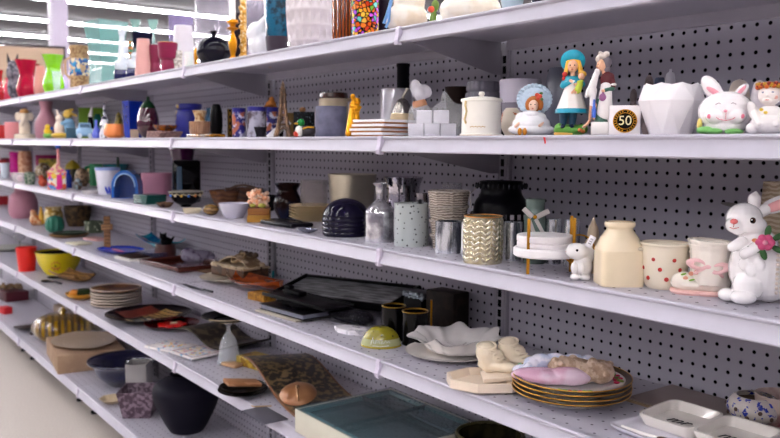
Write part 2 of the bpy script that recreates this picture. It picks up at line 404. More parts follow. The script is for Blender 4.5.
# white and navy figurines
for i, (px, tp, y) in enumerate(((122, 28, 1.18), (134, 52, 1.19))):
    s = S(1, px, 15, tp, y=y); t = T(s, 'porcelain_figurine', ('white porcelain figurine on a navy base beside the aqua glass vase', 'short white and navy figurine under the dark compote')[i], 'figurine')
    hh = s.h/s.m
    MB(s.m).box((0,0,6), (15,12,12), 2).out('base', M('080C48', .15, coat=.5), t)
    b = MB(s.m); b.ell((0,0,13), (6,5,6)).cap((0,0,13), (1,0,hh-6), 4.5, 2.5).ell((1,-1,hh-4), (4,3.6,4)).ell((-4,-1,16), (3,3,5)).ell((4,-2,20), (2.5,3,4)).ell((5,-2,hh*.6), (2,2,5)).out('body', M('D0D8E0', .15, coat=.6), t, vox=s.m*.8)
for px, nm in ((136.5, 'left'), (154, 'right')):
    s = S(1, px, 11, 20, y=1.39); V(s, 'glass_candle_holder', 'clear glass candle holder with flared cup, on the %s of two behind the pink vases' % nm, 'candle holder', [(.8,0),(.25,.1),(.2,.5),(.35,.72),(.3,.78),(1,1)], M('9CC8C0', .05, alpha=.5, coat=.5), group='pair of glass candle holders')
s = S(1, 143, 21, 33, y=1.3); V(s, 'compote', 'black footed bowl behind the tapered pink vase', 'bowl', [(.5,0),(.2,.15),(.2,.6),(.8,.72),(.95,.9),(1,1)], M('14142A', .2, coat=.5))
s = S(1, 131, 5, 40, y=1.33); V(s, 'bead_candlestick', 'orange and green beaded stick left of the pink tapered vase', 'candlestick', [(.8,0),(.4,.2),(1,.4),(.4,.6),(1,.8),(.5,1)], M('B86A2A', .4, pat='wave', col2='2A7A5A', sc=12))
s = G(1, 144, 17, 39, gap=.004); V(s, 'tapered_vase', 'matte pale pink vase tapering towards its top', 'vase', [(1,0),(.96,.2),(.7,1)], M('D8A098', .5))
s = S(1, 155.5, 11, 45, y=1.19); t = V(s, 'cerise_tumbler_vase', 'smaller cerise vase with a waist and gilt rim', 'vase', [(.9,0),(1,.2),(.82,.42),(.9,.5),(.98,1)], M('7A0838', .4))
s = S(1, 168, 20, 43, y=1.15); t = V(s, 'cerise_tumbler_vase', 'larger cerise vase with a waist and gilt rim', 'vase', [(.62,0),(.7,.2),(.66,.42),(.86,.5),(1,1)], M('84093E', .4))
MB().torus((0,0,s.h), s.w/2-.001, .0012).out('gilt_rim', GOLD, t)
s = S(1, 176, 17, 51, y=1.18); V(s, 'textured_pot', 'square grey and tan textured pot in front of the white vase', 'pot', [(.9,0),(1.1,1)], M('A49A90', .7, pat='noise', col2='E4DED4', sc=90, bump=.6), seg=4, off=.5, sm=False)
s = S(1, 184, 24, 26, y=1.29); V(s, 'shade_vase', 'plain white vase shaped like a lampshade', 'vase', [(1,0),(.98,.2),(.72,1)], M('DCD6DC', .5))
s = G(1, 189, 9, 52, gap=.004, ry=9); V(s, 'pillar_candle', 'short white pillar candle at the shelf edge', 'candle', CYL, M('FBFAF6', .5, sss=.3), closed=True, sm=False)
s = S(1, 182, 26, 15, y=1.395); rbox('clear_display_box', 'lavender tinted clear plastic box behind the white shade vase', 'box', s.x, s.y, s.z, (s.w*.9, .05, s.h), M('A090C4', .2, alpha=.45), .002, s.rz)
s = S(1, 213, 36, -12, y=1.31); V(s, 'tall_glass_vase', 'very tall clear glass cylinder vase behind the round black vase', 'vase', [(1,0),(.97,.02),(.97,1)], M('B8B0C4', .04, alpha=.16, coat=1), t=.004, sm=False)
s = G(1, 214, 34, 37, gap=.005); t = T(s, 'moon_vase', 'glossy black round vase with a tiny neck', 'vase')
VP(s, [(.4,0),(.8,.12),(1,.45),(.9,.75),(.55,.96),(.16,1.03),(.15,1.14),(.26,1.2)], M('110F1E', .08, coat=1), 'body', t)
s = S(1, 196, 8, 48, y=1.17); V(s, 'brass_stand', 'small brass stand peeking out left of the round black vase', 'stand', [(1,0),(.4,.2),(.5,.6),(.3,1)], GOLD)
s = S(1, 233, 13, 20, y=1.175); t = T(s, 'candlestick', 'ornate gold candlestick holding a white taper', 'candlestick')
VP(s, [(.8,0),(.75,.06),(.35,.15),(.6,.35),(.62,.5),(.3,.66),(.25,.74),(.9,.8),(.4,.84),(.5,.9),(.85,.93),(.8,1)], M('D08A10', .3, metal=.8, bump=.8, bsc=150), 'stick', t, closed=True)
s2 = up(s, s.h*.93); tag(MB(s.m).lathe([(0,0),(3.1,0),(2.7,34),(1,36),(0,36)], 16).out('taper_candle', M('F6F1EA', .5), loc=s2.loc), 'white taper candle standing in the gold candlestick', 'candle')
s = S(1, 239, 12, 3, y=1.30); t = T(s, 'oval_plaque', 'dark oval plaque propped behind the gold candlestick', 'plaque', rz=None)
MB(s.m).ell((0,0,28), (8,2.2,28)).out('plaque', M('221A22', .4), t)
# gold ornate frame
s = S(1, 257, 32, 0, y=1.27); t = T(s, 'ornate_mirror', 'ornate gold framed mirror leaning behind the white swan shape', 'mirror')
fr = MB(s.m)
for a, bb in (((-13,0,0),(-13,2,66)), ((13,0,0),(13,2,66)), ((-13,2,66),(13,2,66)), ((-13,0,2),(13,0,2))): fr.cap(a, bb, 3.2, 3.2, 6)
for i in range(14):
    for q in (-1, 1): fr.ell((q*(13+1.5*(i%2)),-1,3+i*4.7), (3.4,2.6,2.8))
fr.out('frame', M('C9963E', .3, metal=.7, pat='noise', col2='F3E2BC', sc=140, thr=.55), t, vox=s.m*.8)
MB(s.m).box((0,1.5,34), (24,1.5,62)).out('mirror_glass', M('CFC8D4', .08, metal=1), t)
s = G(1, 259, 26, 9, gap=.004); t = T(s, 'white_swan_vase', 'white glossy sculptural vase with a slanting peak', 'vase')
MB(s.m).ell((0,0,12), (11,9,14)).ell((-3,0,22), (9,8,12)).cap((0,0,26), (9,0,40), 7, 3).ell((-9,-2,22), (3.5,3,5)).cap((3,0,6),(7,0,3),8,5).out('body', M('F7F5FA', .1, coat=.8), t, vox=s.m*.9)
s = S(1, 277, 26, -20, y=1.172); t = T(s, 'blue_art_vase', 'teal blue folded pottery vase with a dark base', 'vase')
vmesh(s, [(.72,0),(.82,.2),(.95,.6),(1,1)], h=s.h, t=.003).out('body', M('0C5A78', .12, pat='noise', col2='12303E', sc=50, thr=.55, soft=.08, coat=.7, bump=1.0, bsc=45), t)
vmesh(s, [(.78,0),(.87,.2),(.9,.23)], h=s.h, t=.002).out('dark_base', M('3A2E3C', .4), t)
# white diamond textured vase
s = G(1, 311, 50, -30, gap=.006)
def dia(a, r, z):
    n = 9; u = a*n/(2*PI); v = z/(s.h*.38)
    d = abs(((u+v) % 1)-.5)+abs(((u-v) % 1)-.5)
    return (r*(1-.13*abs(d-.5)*2), z)
b = MB(); pr = smoothprof([(s.w/2*q, s.h*zz) for q, zz in ((.84,0),(.92,.12),(.98,.35),(1,.6),(.95,.85),(.8,1))], 14)
b.lathe([(0,0)]+pr+[(s.w/2*.7, s.h)], 108, fn=dia); tag(b.out('diamond_vase', M('D8CED2', .45), loc=s.loc, rz=s.rz, ang=70), 'large matte white vase carved with a diamond pattern', 'vase')
s = G(1, 343, 22, -15, gap=.01); V(s, 'amber_glass_vase', 'amber pressed glass vase with vertical leaf ribs', 'vase', [(.85,0),(.95,.1),(1,.3),(1,1)], M('B5560A', .1, trans=.35, pat='wavex', col2='5A2404', sc=38, coat=.6), fn=lambda a, r, z: (r*(1+.05*sin(a*12)), z), seg=96)
s = G(1, 365, 27, -25, gap=.006); V(s, 'mosaic_vase', 'cylinder vase covered in orange, yellow and violet mosaic tiles', 'vase', [(1,0),(1,1)], M('1A0E0C', .15, pat='mosaic', col2=['E85A10','F0A020','B04AC8','E86A20','F0C030','60C8B8','D03A18','E88A30','7AB83A','F07820','C85AD8','F2B43A'], sc=100, thr=.10, coat=.5), sm=False)
s = S(1, 383, 14, -25, y=1.235); V(s, 'dark_vase', 'dark aubergine vase between the mosaic vase and the cream goose', 'vase', [(.9,0),(1,.5),(.7,1)], M('1A1220', .25))
s = G(1, 407, 46, -22, gap=.004); t = T(s, 'cream_goose_jar', 'cream ceramic goose jar with a blue ribbon at its side', 'jar')
MB(s.m).ell((0,0,14), (21,16,15)).ell((2,0,30), (16,13,22)).ell((-8,0,10), (14,13,10)).cap((4,0,40),(4,0,62),10,8).ell((1,-2,66),(11,10,9)).out('body', M('F3E9DC', .25, pat='noise', col2='EBD9C0', sc=18), t, vox=s.m*1.0)
MB(s.m).tube([(-13,-13,42),(-16,-14,26),(-20,-12,14),(-23,-11,6)], 1.6).tube([(-12,-13,42),(-17,-15,24),(-18,-13,8),(-21,-12,2)], 1.4).out('blue_ribbon', M('6FA0DC', .4), t)
s = S(1, 433, 12, 0, y=1.165); t = T(s, 'painted_flower', 'small painted leaves and red flower between the two cream jars', 'figurine')
MB(s.m).ell((0,0,8), (4,4,9)).ell((2,0,20), (4,4,6)).out('leaves', M('6E8A3A', .4), t, vox=s.m*.8); MB(s.m).ell((-2,-3,16), (3.4,2.6,3.2)).out('flower', M('E8573E', .4), t)
s = S(1, 470, 64, -30, y=1.225); t = T(s, 'cream_animal_jar', 'large cream ceramic animal with broad round flanks, top cut by the frame', 'jar')
MB(s.m).ell((0,0,16), (31,22,18)).ell((-14,0,10), (16,15,11)).ell((8,0,34), (22,18,20)).ell((-4,-3,52), (14,13,13)).ell((-12,-3,64), (4,3,9)).ell((4,-3,64), (4,3,9)).out('body', M('F5EDE0', .25, pat='noise', col2='EBDCC6', sc=16), t, vox=s.m*1.0)
s = S(1, 512, 26, -10, y=1.17); V(s, 'pale_blue_bowl', 'pale blue glass bowl to the right of the cream animal', 'bowl', [(.5,0),(.8,.3),(1,1)], M('B7CBD6', .1, coat=.5))
s = S(1, 545, 30, -60, y=1.2); V(s, 'navy_glass_vase', 'dark blue glass vase at the right end of the top row', 'vase', [(.7,0),(1,.3),(.8,1)], M('131638', .1, coat=.5))
# framed board across the shop
s = S(1, 29, 72, 44, y=3.0)
t = thing('framed_board', 'beige pinboard in a dark frame standing beyond the left end of the top shelf', 'board', (s.x, s.y, 0), s.rz)
hz = zof(45, s.x, s.y)
W_ = s.w/2
MB().box((0,0,hz-.40), (W_*2-.04, .02, .74)).out('board', M('9A826E', .7), t)
fb = MB()
for c_, z_ in (((0,0,hz-.01), (W_*2,.04,.03)), ((0,0,hz-.79), (W_*2,.04,.03)), ((-W_+.015,0,hz-.4), (.03,.04,.78)), ((W_-.015,0,hz-.4), (.03,.04,.78))): fb.box(c_, z_)
fb.out('frame', M('2A2026', .4), t)
for q in (-1, 1): MB().box((q*W_*.7,.01,(hz-.8)/2), (.04,.04,hz-.8)).out('leg', M('2A2026', .4), t)
# ================================================================ second shelf (eye level)
s = G(2, 2, 9, 125, gap=.01); rbox('red_box', 'small red box cut by the left edge on the second shelf', 'box', s.x, s.y, s.z, (s.w,.06,s.h), M('C40E10', .4), .002, s.rz)
s = G(2, 12, 13, 122, gap=.005); rbox('pink_block', 'salmon pink block candle beside the cream elephant', 'candle', s.x, s.y, s.z, (s.w,.05,s.h), M('E38E92', .5), .003, s.rz)
s = G(2, 25, 17, 106, gap=.02); t = T(s, 'animal_figurine', 'cream standing elephant figurine with a tan cap on a round plinth', 'figurine')
MB(s.m).lathe([(0,0),(10,0),(10,4),(8,5),(0,5)], 24).out('plinth', CREAM, t)
MB(s.m).ell((0,0,12), (5.5,5,7)).ell((0,0,22), (5,4.5,5)).ell((-6,-1,22), (3,1.5,4.5)).ell((6,-1,22), (3,1.5,4.5)).cap((0,-4,21),(-3,-6,13),1.8,1.2).cap((-3,0,6),(-3,0,12),2.2).cap((3,0,6),(3,0,12),2.2).out('body', M('E8D8C4', .4), t, vox=s.m*.7)
MB(s.m).ell((0,0,27), (4.2,4,3)).out('cap', M('C9955A', .5), t)
s = G(2, 47, 22, 99, gap=.03); V(s, 'bottle_vase', 'dusty rose bottle vase with a long neck on the second shelf', 'vase', [(.85,0),(1,.12),(1,.42),(.62,.66),(.5,.8),(.6,1)], M('A4707E', .4))
s = G(2, 48, 10, 123, gap=.003); t = T(s, 'chick_figurine', 'tiny yellow chick in front of the dusty rose bottle vase', 'figurine')
MB(s.m).ell((0,0,3), (4.5,4,3)).out('nest', M('7FBF5A', .5), t); MB(s.m).ell((0,0,7), (4,3.6,4)).ell((0,-1,11.5), (2.8,2.8,2.8)).out('body', M('F3C81E', .45), t, vox=s.m*.5)
MB(s.m).ell((3.4,-1,10), 1.8).out('bow', M('1E5FC0', .4), t)
s = G(2, 65, 22, 106, gap=.015); t = T(s, 'rabbit_pair_figurine', 'pair of hugging rabbits, one in blue and one in cream', 'figurine')
MB(s.m).ell((-5,-2,3), (8,6,3)).ell((4,0,3), (8,6,3)).out('base', M('E0B94A', .45), t)
MB(s.m).ell((-5,-1,10), (5,4.5,8)).ell((-5,-1,20), (3.6,3.4,3.8)).cap((-6,-1,22),(-7,-1,28),1.3,1).out('cream_rabbit', M('F0DCCB', .4), t, vox=s.m*.6)
MB(s.m).ell((4,0,12), (6,5,9)).cap((-2,-4,15),(6,-3,17),2,2.4).out('blue_coat', M('86B4D6', .4), t, vox=s.m*.6)
MB(s.m).ell((3,0,24), (4.4,4,4.2)).cap((4,0,26),(11,0,23),1.6,1.3).cap((2,0,27),(8,0,29),1.6,1.2).out('yellow_head', M('EBC257', .45), t, vox=s.m*.6)
s = G(2, 72, 11, 128, gap=.003); rbox('teal_box', 'small dark teal box in front of the rabbit pair', 'box', s.x, s.y, s.z, (s.w,.04,s.h), M('285064', .4), .001, s.rz)
s = S(2, 92, 24, 108, y=1.36); rbox('green_box', 'olive green box behind the pale blue toy car', 'box', s.x, s.y, s.z, (s.w,.06,s.h), M('6E9A10', .5), .002, s.rz)
s = G(2, 85, 17, 121, gap=.012); t = T(s, 'car_money_box', 'pale blue ceramic van shaped money box', 'figurine')
MB(s.m).box((0,0,6), (17,10,8), 2).box((0,0,12), (12,9,7), 2).out('body', M('9CC6E6', .2, coat=.5), t, vox=s.m*.6)
for q in (-5, 5): MB(s.m).lathe([(0,-1),(2.4,-1),(2.4,1),(0,1)], 14, c=(q,-5,2.6), rot=(PI/2,0,0)).out('wheel', M('D8E4EE', .3), t)
MB(s.m).box((0,-4.6,12.5), (9,.6,3.5)).out('windscreen', M('5A7890', .2), t)
s = G(2, 96.5, 9, 120, gap=.006); V(s, 'bud_bottle', 'tiny periwinkle blue bottle with thin neck', 'bottle', [(.9,0),(1,.25),(.4,.6),(.25,.75),(.3,1)], M('5A6CD2', .25, coat=.4))
s = S(2, 91, 7, 107, y=1.25); t = T(s, 'bird_figurine', 'black and white bird figurine with upturned beak', 'figurine')
MB(s.m).ell((0,0,12), (3,3,12)).out('body', BLACK, t); MB(s.m).cap((0,0,23),(1.5,-1,31),2.2,.8).out('head', PORC, t)
s = S(2, 98, 9, 114, y=1.3); V(s, 'green_bottle', 'dark green glass bottle behind the periwinkle bottle', 'bottle', [(1,0),(1,.7),(.5,1)], M('1C6A50', .2))
s = G(2, 105, 11, 103, gap=.03); t = T(s, 'narrow_bottle', 'white and navy streaked slender bottle with pointed neck', 'bottle')
VP(s, [(.9,0),(1,.15),(.75,.45),(.25,.7),(.2,1)], M('E8E8F0', .2, pat='noise', col2='15183A', sc=40, thr=.52, soft=.03), 'body', t)
s = G(2, 114.5, 19, 124, gap=.006); V(s, 'pumpkin_votive', 'orange faceted votive bowl at the shelf edge', 'votive', [(.6,0),(.98,.2),(1,.6),(.85,1)], M('F0904E', .4, sss=.2), fn=lambda a, r, z: (r*(1+.04*cos(a*8)), z))
s = S(2, 119, 9, 112, y=1.33); V(s, 'yellow_bird', 'mottled yellow egg shape behind the orange votive', 'ornament', [(.5,0),(1,.4),(.6,.85),(.1,1)], M('B09830', .4, pat='noise', col2='5A5020', sc=60), closed=True)
s = G(2, 133, 18, 101, gap=.035); V(s, 'square_glass_vase', 'square cobalt blue glass vase on the second shelf', 'vase', [(.95,0),(1,.1),(1.15,1)], M('0D2C9C', .08, trans=.2, coat=.7), seg=4, off=.5, sm=False, rz=s.rz+.45)
s = G(2, 134.5, 8, 129.5, gap=.005); rbox('small_box', 'tiny beige box in front of the cobalt vase', 'box', s.x, s.y, s.z, (s.w,.02,s.h), M('A08C7C', .6), .001, s.rz)
s = G(2, 148.5, 22, 101, gap=.02); t = T(s, 'aubergine_vase', 'glossy ceramic aubergine with green stalk', 'ornament')
VP(s, [(.35,0),(.85,.14),(1,.4),(.8,.72),(.45,.93),(.1,1)], M('3C0C22', .08, coat=.9), 'fruit', t, closed=True)
VP(s, [(.75,.74),(.62,.86),(.36,.97),(.1,1.03),(.12,1.1),(.02,1.12)], M('0B2E16', .3), 'calyx', t, closed=True)
for i in range(3):
    s = S(2, 163+i*1.0, 30, None, y=1.14); rbox('stone_coaster', ('pinkish brown folded mat, lowest of the stack by the aubergine', 'pinkish brown folded mat, middle of the stack by the aubergine', 'pinkish brown folded mat, topmost of the stack by the aubergine')[i], 'mat', s.x, s.y, s.z+i*.0085, (s.w*(1-.04*i), .09, .008), M('A8857C', .7, pat='noise', col2='7E5C56', sc=70, bump=.4), .003, .1*i, 'stack of pinkish mats')
s = S(2, 165.5, 24, 121, y=1.14); s = up(s, .0257); t = V(s, 'amber_dish', 'amber glass dish on the pinkish mats', 'dish', [(.6,0),(.9,.5),(1,1)], M('B8640C', .08, trans=.35, pat='noise', col2='6A2E05', sc=60, coat=.6), h=.022)
s = S(2, 189, 26, 104, y=1.26); t = T(s, 'blue_jar', 'blue violet jar painted with yellow crescents', 'jar')
VP(s, [(.8,0),(.98,.15),(1,.72),(.85,.82),(1,.88),(1,1)], M('2B2E8E', .3, pat='noise', col2='C0A030', sc=16, thr=.62, soft=.02), 'body', t)
s = G(2, 200, 22, 121.5, gap=.012); t = T(s, 'striped_candle_bowl', 'brown and cream ribbed glass bowl', 'bowl')
VP(s, [(.75,0),(.95,.4),(1,1)], M('5A2A14', .15, pat='wavex', col2='C9A080', sc=55, coat=.5), 'body', t)
s2 = up(s, s.h+.0008); V(s2, 'cream_cup', 'small cream and amber cup resting on the ribbed bowl', 'cup', [(.5,0),(.42,.3),(.62,.9),(.66,1)], M('CDB48C', .3, pat='noise', col2='9A6A3A', sc=80), h=.036)
s2 = S(2, 200, 22, 121.5, y=s.y)
s = S(2, 216.5, 12, 104, y=1.2); V(s, 'black_vase', 'tall black rounded vase beside the ribbed bowl', 'vase', [(.8,0),(1,.3),(1,.7),(.7,.95),(.4,1)], M('08070A', .35), closed=True)
s = S(2, 209, 7, 108, y=1.35); V(s, 'blue_bottle', 'slim pale blue bottle behind the ribbed bowl', 'bottle', [(1,0),(1,.6),(.5,.8),(.6,1)], M('4A86A8', .2))
s = S(2, 205, 64, None, y=1.105); tag(MB().box((0,0,.006), (s.w*.95,.05,.011), .003).out('amber_tray', M('A8700E', .15, trans=.2, pat='noise', col2='5E3804', sc=60, coat=.6, bump=.5), loc=(s.x+.02, s.y-.008, s.z), rz=0), 'long amber glass tray at the shelf edge', 'tray')
# canned candles with blue labels
LBL = M('23206E', .3, pat='noise', col2='D8D4E8', sc=50, thr=.56, soft=.03, col3='B8684A')
for i, (px, w, tp, y, lb) in enumerate(((239, 13, 108, 1.16, 'blue wrapped jar with an orange picture, leftmost of three'), (257, 19, 107, 1.14, 'blue rimmed clear jar in the middle of three by the gilt tower'), (271, 16, 107.5, 1.22, 'blue wrapped jar partly hidden by the white tag'))):
    s = S(2, px, w, tp, y=y); t = T(s, 'label_jar', lb, 'jar', 'blue labelled jars')
    VP(s, CYL, LBL if i != 1 else M('B9B6C8', .15, pat='noise', col2='5A4C50', sc=30, trans=.2), 'body', t, sm=False)
    VP(s, [(1.03,.86),(1.03,1.0)], M('1E1A78', .3), 'rim_band', t, sm=False, t=.001)
s = S(2, 231.5, 8, 109, y=1.24); V(s, 'black_tin', 'black tin with yellow dashes behind the blue jars', 'tin', CYL, M('0C0A10', .3, pat='check', col2='6A4A10', sc=90), sm=False, closed=True)
s = S(2, 271, 14, 97, y=1.22); z0 = (zof(108.5, s.x, s.y))
t = thing('frog_figurine', 'bronze crouching figurine sitting on top of the blue jar', 'figurine', (s.x, s.y, z0), s.rz)
MB(s.m).ell((0,0,4), (5.5,4,4)).ell((1,-1,9), (2.6,2.6,3)).cap((-2,-1,6),(-6,-3,1),1.6,1.2).cap((3,-1,6),(5,-3,1),1.6,1.3).out('body', M('A8641C', .4, metal=.3), t, vox=s.m*.5)
# gilt lattice tower
s = G(2, 283, 16, 80, gap=.006); t = T(s, 'lattice_tower_model', 'bronze souvenir model of a tall lattice tower', 'ornament', rz=None)
BRZ = M('4A3424', .4, metal=.2, pat='noise', col2='7A5A40', sc=80)
hh = s.h/s.m; b = MB(s.m)
for qx in (-1, 1):
    for qy in (-1, 1):
        b.tube([(qx*7,qy*7,0),(qx*5,qy*5,hh*.14),(qx*3.8,qy*3.8,hh*.27),(qx*2.2,qy*2.2,hh*.5),(qx*1.1,qy*1.1,hh*.85)], [2.7,2.4,2.1,1.9,1.6], 6)
b.out('legs', BRZ, t)
for nm, z_, q in (('lower_platform', .22, 5.2), ('middle_platform', .38, 4.0), ('top_platform', .86, 2.0)):
    MB(s.m).box((0,0,hh*z_), (q*2,q*2,2.0), .3).out(nm, BRZ, t)
b = MB(s.m)
for z_ in [.3+.035*i for i in range(16)]: 
    q = 3.6-(z_-.3)*4.2; b.box((0,0,hh*z_), (q*1.9,q*1.9,.9))
b.out('lattice', BRZ, t)
MB(s.m).lathe([(0,0),(1.8,0),(1.8,3),(1,4.5),(.5,6),(0,8)], 10, c=(0,0,hh*.87)).out('spire', BRZ, t)
b = MB(s.m)
for q in (-1, 1): b.tube([(-5.5,q*6,1),(-4,q*5.6,6),(0,q*5.3,9.5),(4,q*5.6,6),(5.5,q*6,1)], .7, 6)
b.out('arch', BRZ, t)
# tag standing
s = S(2, 272, 8, None, y=1.080)
tg = MB(s.m).box((0,0,9), (7.5,.5,27)).out('paper_tag', M('F8F6FA', .6), loc=(s.x, s.y, s.z+.0), rot=(0, R(48), s.rz)); tag(tg, 'white paper price tag leaning at the foot of the bronze tower', 'price tag')
tg.location.z = s.z+.004
s = S(2, 265, 20, 123, y=1.098); 
s = S(2, 270, 26, 116, y=1.32); rbox('dark_gift_box', 'black box behind the bronze tower', 'box', s.x, s.y, s.z, (s.w,.06,s.h), M('120F16', .4), .002, s.rz)
s = S(2, 260, 14, 127, y=1.14); t = V(s, 'smoked_dish', 'smoky glass dish beside the white tag', 'dish', [(.7,0),(1,1)], M('2A2630', .1, trans=.3))
s = S(2, 291, 12, 113, y=1.30); V(s, 'gold_cup', 'dull gold cup behind the bronze tower', 'cup', [(.8,0),(1,1)], M('8A6A30', .4))
s = S(2, 304, 21, 112, y=1.27); rbox('granite_box', 'black speckled stone box holding a round wooden knob', 'box', s.x, s.y, s.z, (s.w,.05,s.h), M('14161C', .3, pat='speck', col2='5A6A78', sc=160, thr=.25), .001, s.rz)
z0 = s.z+s.h; tag(MB(s.m).ell((-3,0,2.4), (3.4,3.4,2.6)).out('wooden_ball', M('A8764A', .5), loc=(s.x, s.y, z0)), 'small round wooden ball on the speckled stone box', 'ornament')
s = G(2, 305, 21, 119, gap=.004, ry=10); t = T(s, 'mallard_figurine', 'mallard duck figurine with green head', 'figurine')
MB(s.m).ell((2,0,5.5), (9,5,5.5)).cap((7,0,7),(12,0,9),3,1.4).out('body', M('3A3438', .35), t, vox=s.m*.5)
MB(s.m).ell((-5.5,-.5,5.5), (4.5,4.5,5.5)).out('breast', M('E8E4E0', .4), t)
MB(s.m).ell((-8.5,-1,2.8), (3,3.6,3)).out('red_breast', M('D0351C', .4), t)
MB(s.m).ell((-4,-.5,14), (3.8,3.4,4)).out('head', M('0C7A32', .25), t)
MB(s.m).ell((-8.4,-1,13), (2.6,1.6,1)).out('bill', M('DCA818', .4), t)
MB(s.m).tube([(-2,-5,8),(3,-5.2,9.6),(9,-3.4,9.4)], .8).out('wing_stripe', M('D8A020', .4), t)
s = G(2, 331, 31, 106.5, gap=.008); V(s, 'stoneware_pot', 'blue grey stoneware cylinder pot in front of the cream and brown mug', 'pot', [(.97,0),(1,.02),(1,1)], M('56586E', .45, pat='noise', col2='74748E', sc=35, soft=.2), sm=False)
s = S(2, 333.5, 29, 93, y=1.275); t = T(s, 'stoneware_mug', 'cream mug with a shiny brown rim standing behind the blue grey pot', 'mug')
VP(s, [(.96,0),(1,.05),(.99,.88)], M('C9B79A', .35), 'cream_body', t, sm=False)
VP(s, [(.99,.87),(1.0,.92),(.96,1.0)], M('43201A', .2, coat=.5), 'brown_rim', t, sm=False)
MB(s.m).tube([(12,-2,s.h/s.m*.84),(19,-4,s.h/s.m*.86),(21,-4,s.h/s.m*.7),(19,-3,s.h/s.m*.4),(12,-2,s.h/s.m*.25)], [2.2,2,1.8,1.8,1.8]).out('handle', M('B9A78E', .35), t)
# golden couple
s = G(2, 354, 15, 95, gap=.006); t = T(s, 'embracing_couple_statuette', 'golden statuette of an embracing couple in long robes', 'statuette')
GM = M('D8920E', .25, metal=.65)
b = MB(s.m)
b.cap((-3.5,0,3),(-1,0,30),5.5,3.2); b.cap((3.5,0,3),(2,0,26),4.5,3); b.ell((-1,0,31),(3.6,3,4.5)); b.ell((3,0,28),(3.6,3,4.5))
b.cap((-3,-2,30),(3.5,-4,30),1.6,1.4).cap((6,-1,29),(0,-4,26),1.6,1.4).cap((-1,0,33),(-1.5,-.5,37),1.6,1.3).cap((3,0,31),(2.4,0,34),1.5,1.3)
b.ell((-1.2,-.6,39.5),(2.7,2.8,3.1)).ell((2.9,-.4,35.6),(2.6,2.7,3.0)).ell((4.2,1,35),(2.4,2.2,3.6)).box((0,0,1.2),(14,9,2.4),.6)
b.out('figures', GM, t, vox=s.m*.5)
# coasters
for i in range(4):
    x = S(2, 381-i*(-.6), 46-i*1.5, None, y=1.125)
    t = thing('tile_coaster', 'white tile with cork backing, %s of the four stacked by the golden couple' % ('lowest', 'second from bottom', 'third from bottom', 'topmost')[i], 'coaster', (x.x+(.006,-.004,.003,.005)[i], x.y, x.z+i*.0098), R(10), 'stack of white tile coasters')
    MB().box((0,0,.0016), (.1,.1,.003)).out('cork_backing', M('A8662E', .8), t); MB().box((0,0,.0061), (.104,.104,.006), .0012).out('tile', M('F2EEF0', .2), t)
s = S(2, 396, 31, 90, y=1.30); V(s, 'mercury_jar', 'silver jar embossed with rows of leaves', 'jar', [(.95,0),(1,.05),(1,.93),(1.05,1)], M('DEDCE2', .28, metal=.8), fn=lambda a, r, z: (r*(1+.035*sin(a*9+sin(z*260)*1.5)), z), seg=90)
s = S(2, 402, 24, 98, y=1.205); t = T(s, 'metal_pear', 'silver pear ornament wrapped in a burlap band', 'ornament')
VP(s, [(.6,0),(.98,.15),(1,.4),(.8,.7),(.45,.93),(.1,1)], M('A8A29C', .2, metal=1), 'pear', t, closed=True)
VP(s, [(1.03,.34),(1.03,.42),(.93,.6)], M('CDB794', .85), 'burlap_band', t, t=.001)
MB(s.m).tube([(0,0,37),(1,0,41),(4,0,46),(5,0,48)], [1.6,1.3,1.2,1.5]).out('stalk', M('C8C0B4', .4), t)
s = S(2, 402.5, 13, 62, y=1.375); V(s, 'black_pillar_vase', 'tall plain black cylinder vase standing against the pegboard', 'vase', [(.96,0),(.96,.95),(1.05,.96),(1.05,1)], M('0B0B12', .5), sm=False)
# bag of candle boxes
s = S(2, 436, 58, 100, y=1.20)
PL = M('FFFFFF', .3, alpha=.24, bump=1, bsc=60)
t = T(s, 'plastic_bag', 'clear plastic bag tied with tan tape around small white boxes', 'bag')
b = MB(s.m); b.ell((0,0,13), (30,20,15)).box((0,0,13),(54,32,24),3).ell((-18,0,22),(10,9,12)).ell((10,0,24),(16,12,11)).cap((-15,0,26),(-16,-2,33),9,5).cap((12,0,28),(8,-1,42),9,3).cap((14,0,28),(24,-1,30),6,3)
for q in range(8): b.cap((-16,-3,32),(-26+q*7,-15,4+3*(q%2)),2.2,2.6)
b.out('bag_body', PL, t, vox=s.m*1.1)
MB(s.m).ell((-20,-2,47), (6,5,10), (0,-.25,0)).ell((-12,-2,45), (8,5,6.5), (0,.5,0)).ell((-17,-4,43),(6,6,7)).cap((-17,-2,35),(-15,-2,42),4,6).out('bag_knot', M('F6F2FA', .25, alpha=.6, bump=1, bsc=60), t, vox=s.m*.8)
MB(s.m).lathe([(7.5,0),(6.5,6)], 20, c=(-16,-1,30), rot=(0,-.25,0)).out('tan_tape', M('C98E6A', .5), t)
for i, (dx, dz, dy) in enumerate(((-20,0,-6),(-4,0,-8),(12,0,-6),(-12,13,-4),(5,13,-5))):
    sz = 15*s.m; X = s.x + (dx*s.m)*cos(s.rz) - dy*s.m*sin(s.rz); Y = s.y + dx*s.m*sin(s.rz) + dy*s.m*cos(s.rz)
    rbox('votive_box', ('small white box at the bottom left inside the plastic bag','small white box at the bottom middle inside the plastic bag','small white box at the bottom right inside the plastic bag','small white box in the upper row inside the bag, on the left','small white box in the upper row inside the bag, on the right')[i], 'box', X, Y, s.z+dz*s.m+.0008, (sz,sz,12.6*s.m), M('F1EDF6', .4), .001, s.rz, 'white boxes in the plastic bag')
s = G(2, 481, 41, 98, gap=.012); t = T(s, 'lidded_canister', 'cream ceramic canister with knobbed lid and fine gold script line', 'canister')
VP(s, [(1.04,0),(1.04,.04),(.96,.07),(.94,.9)], CREAM if False else M('F6F0E6', .3), 'body', t, sm=False)
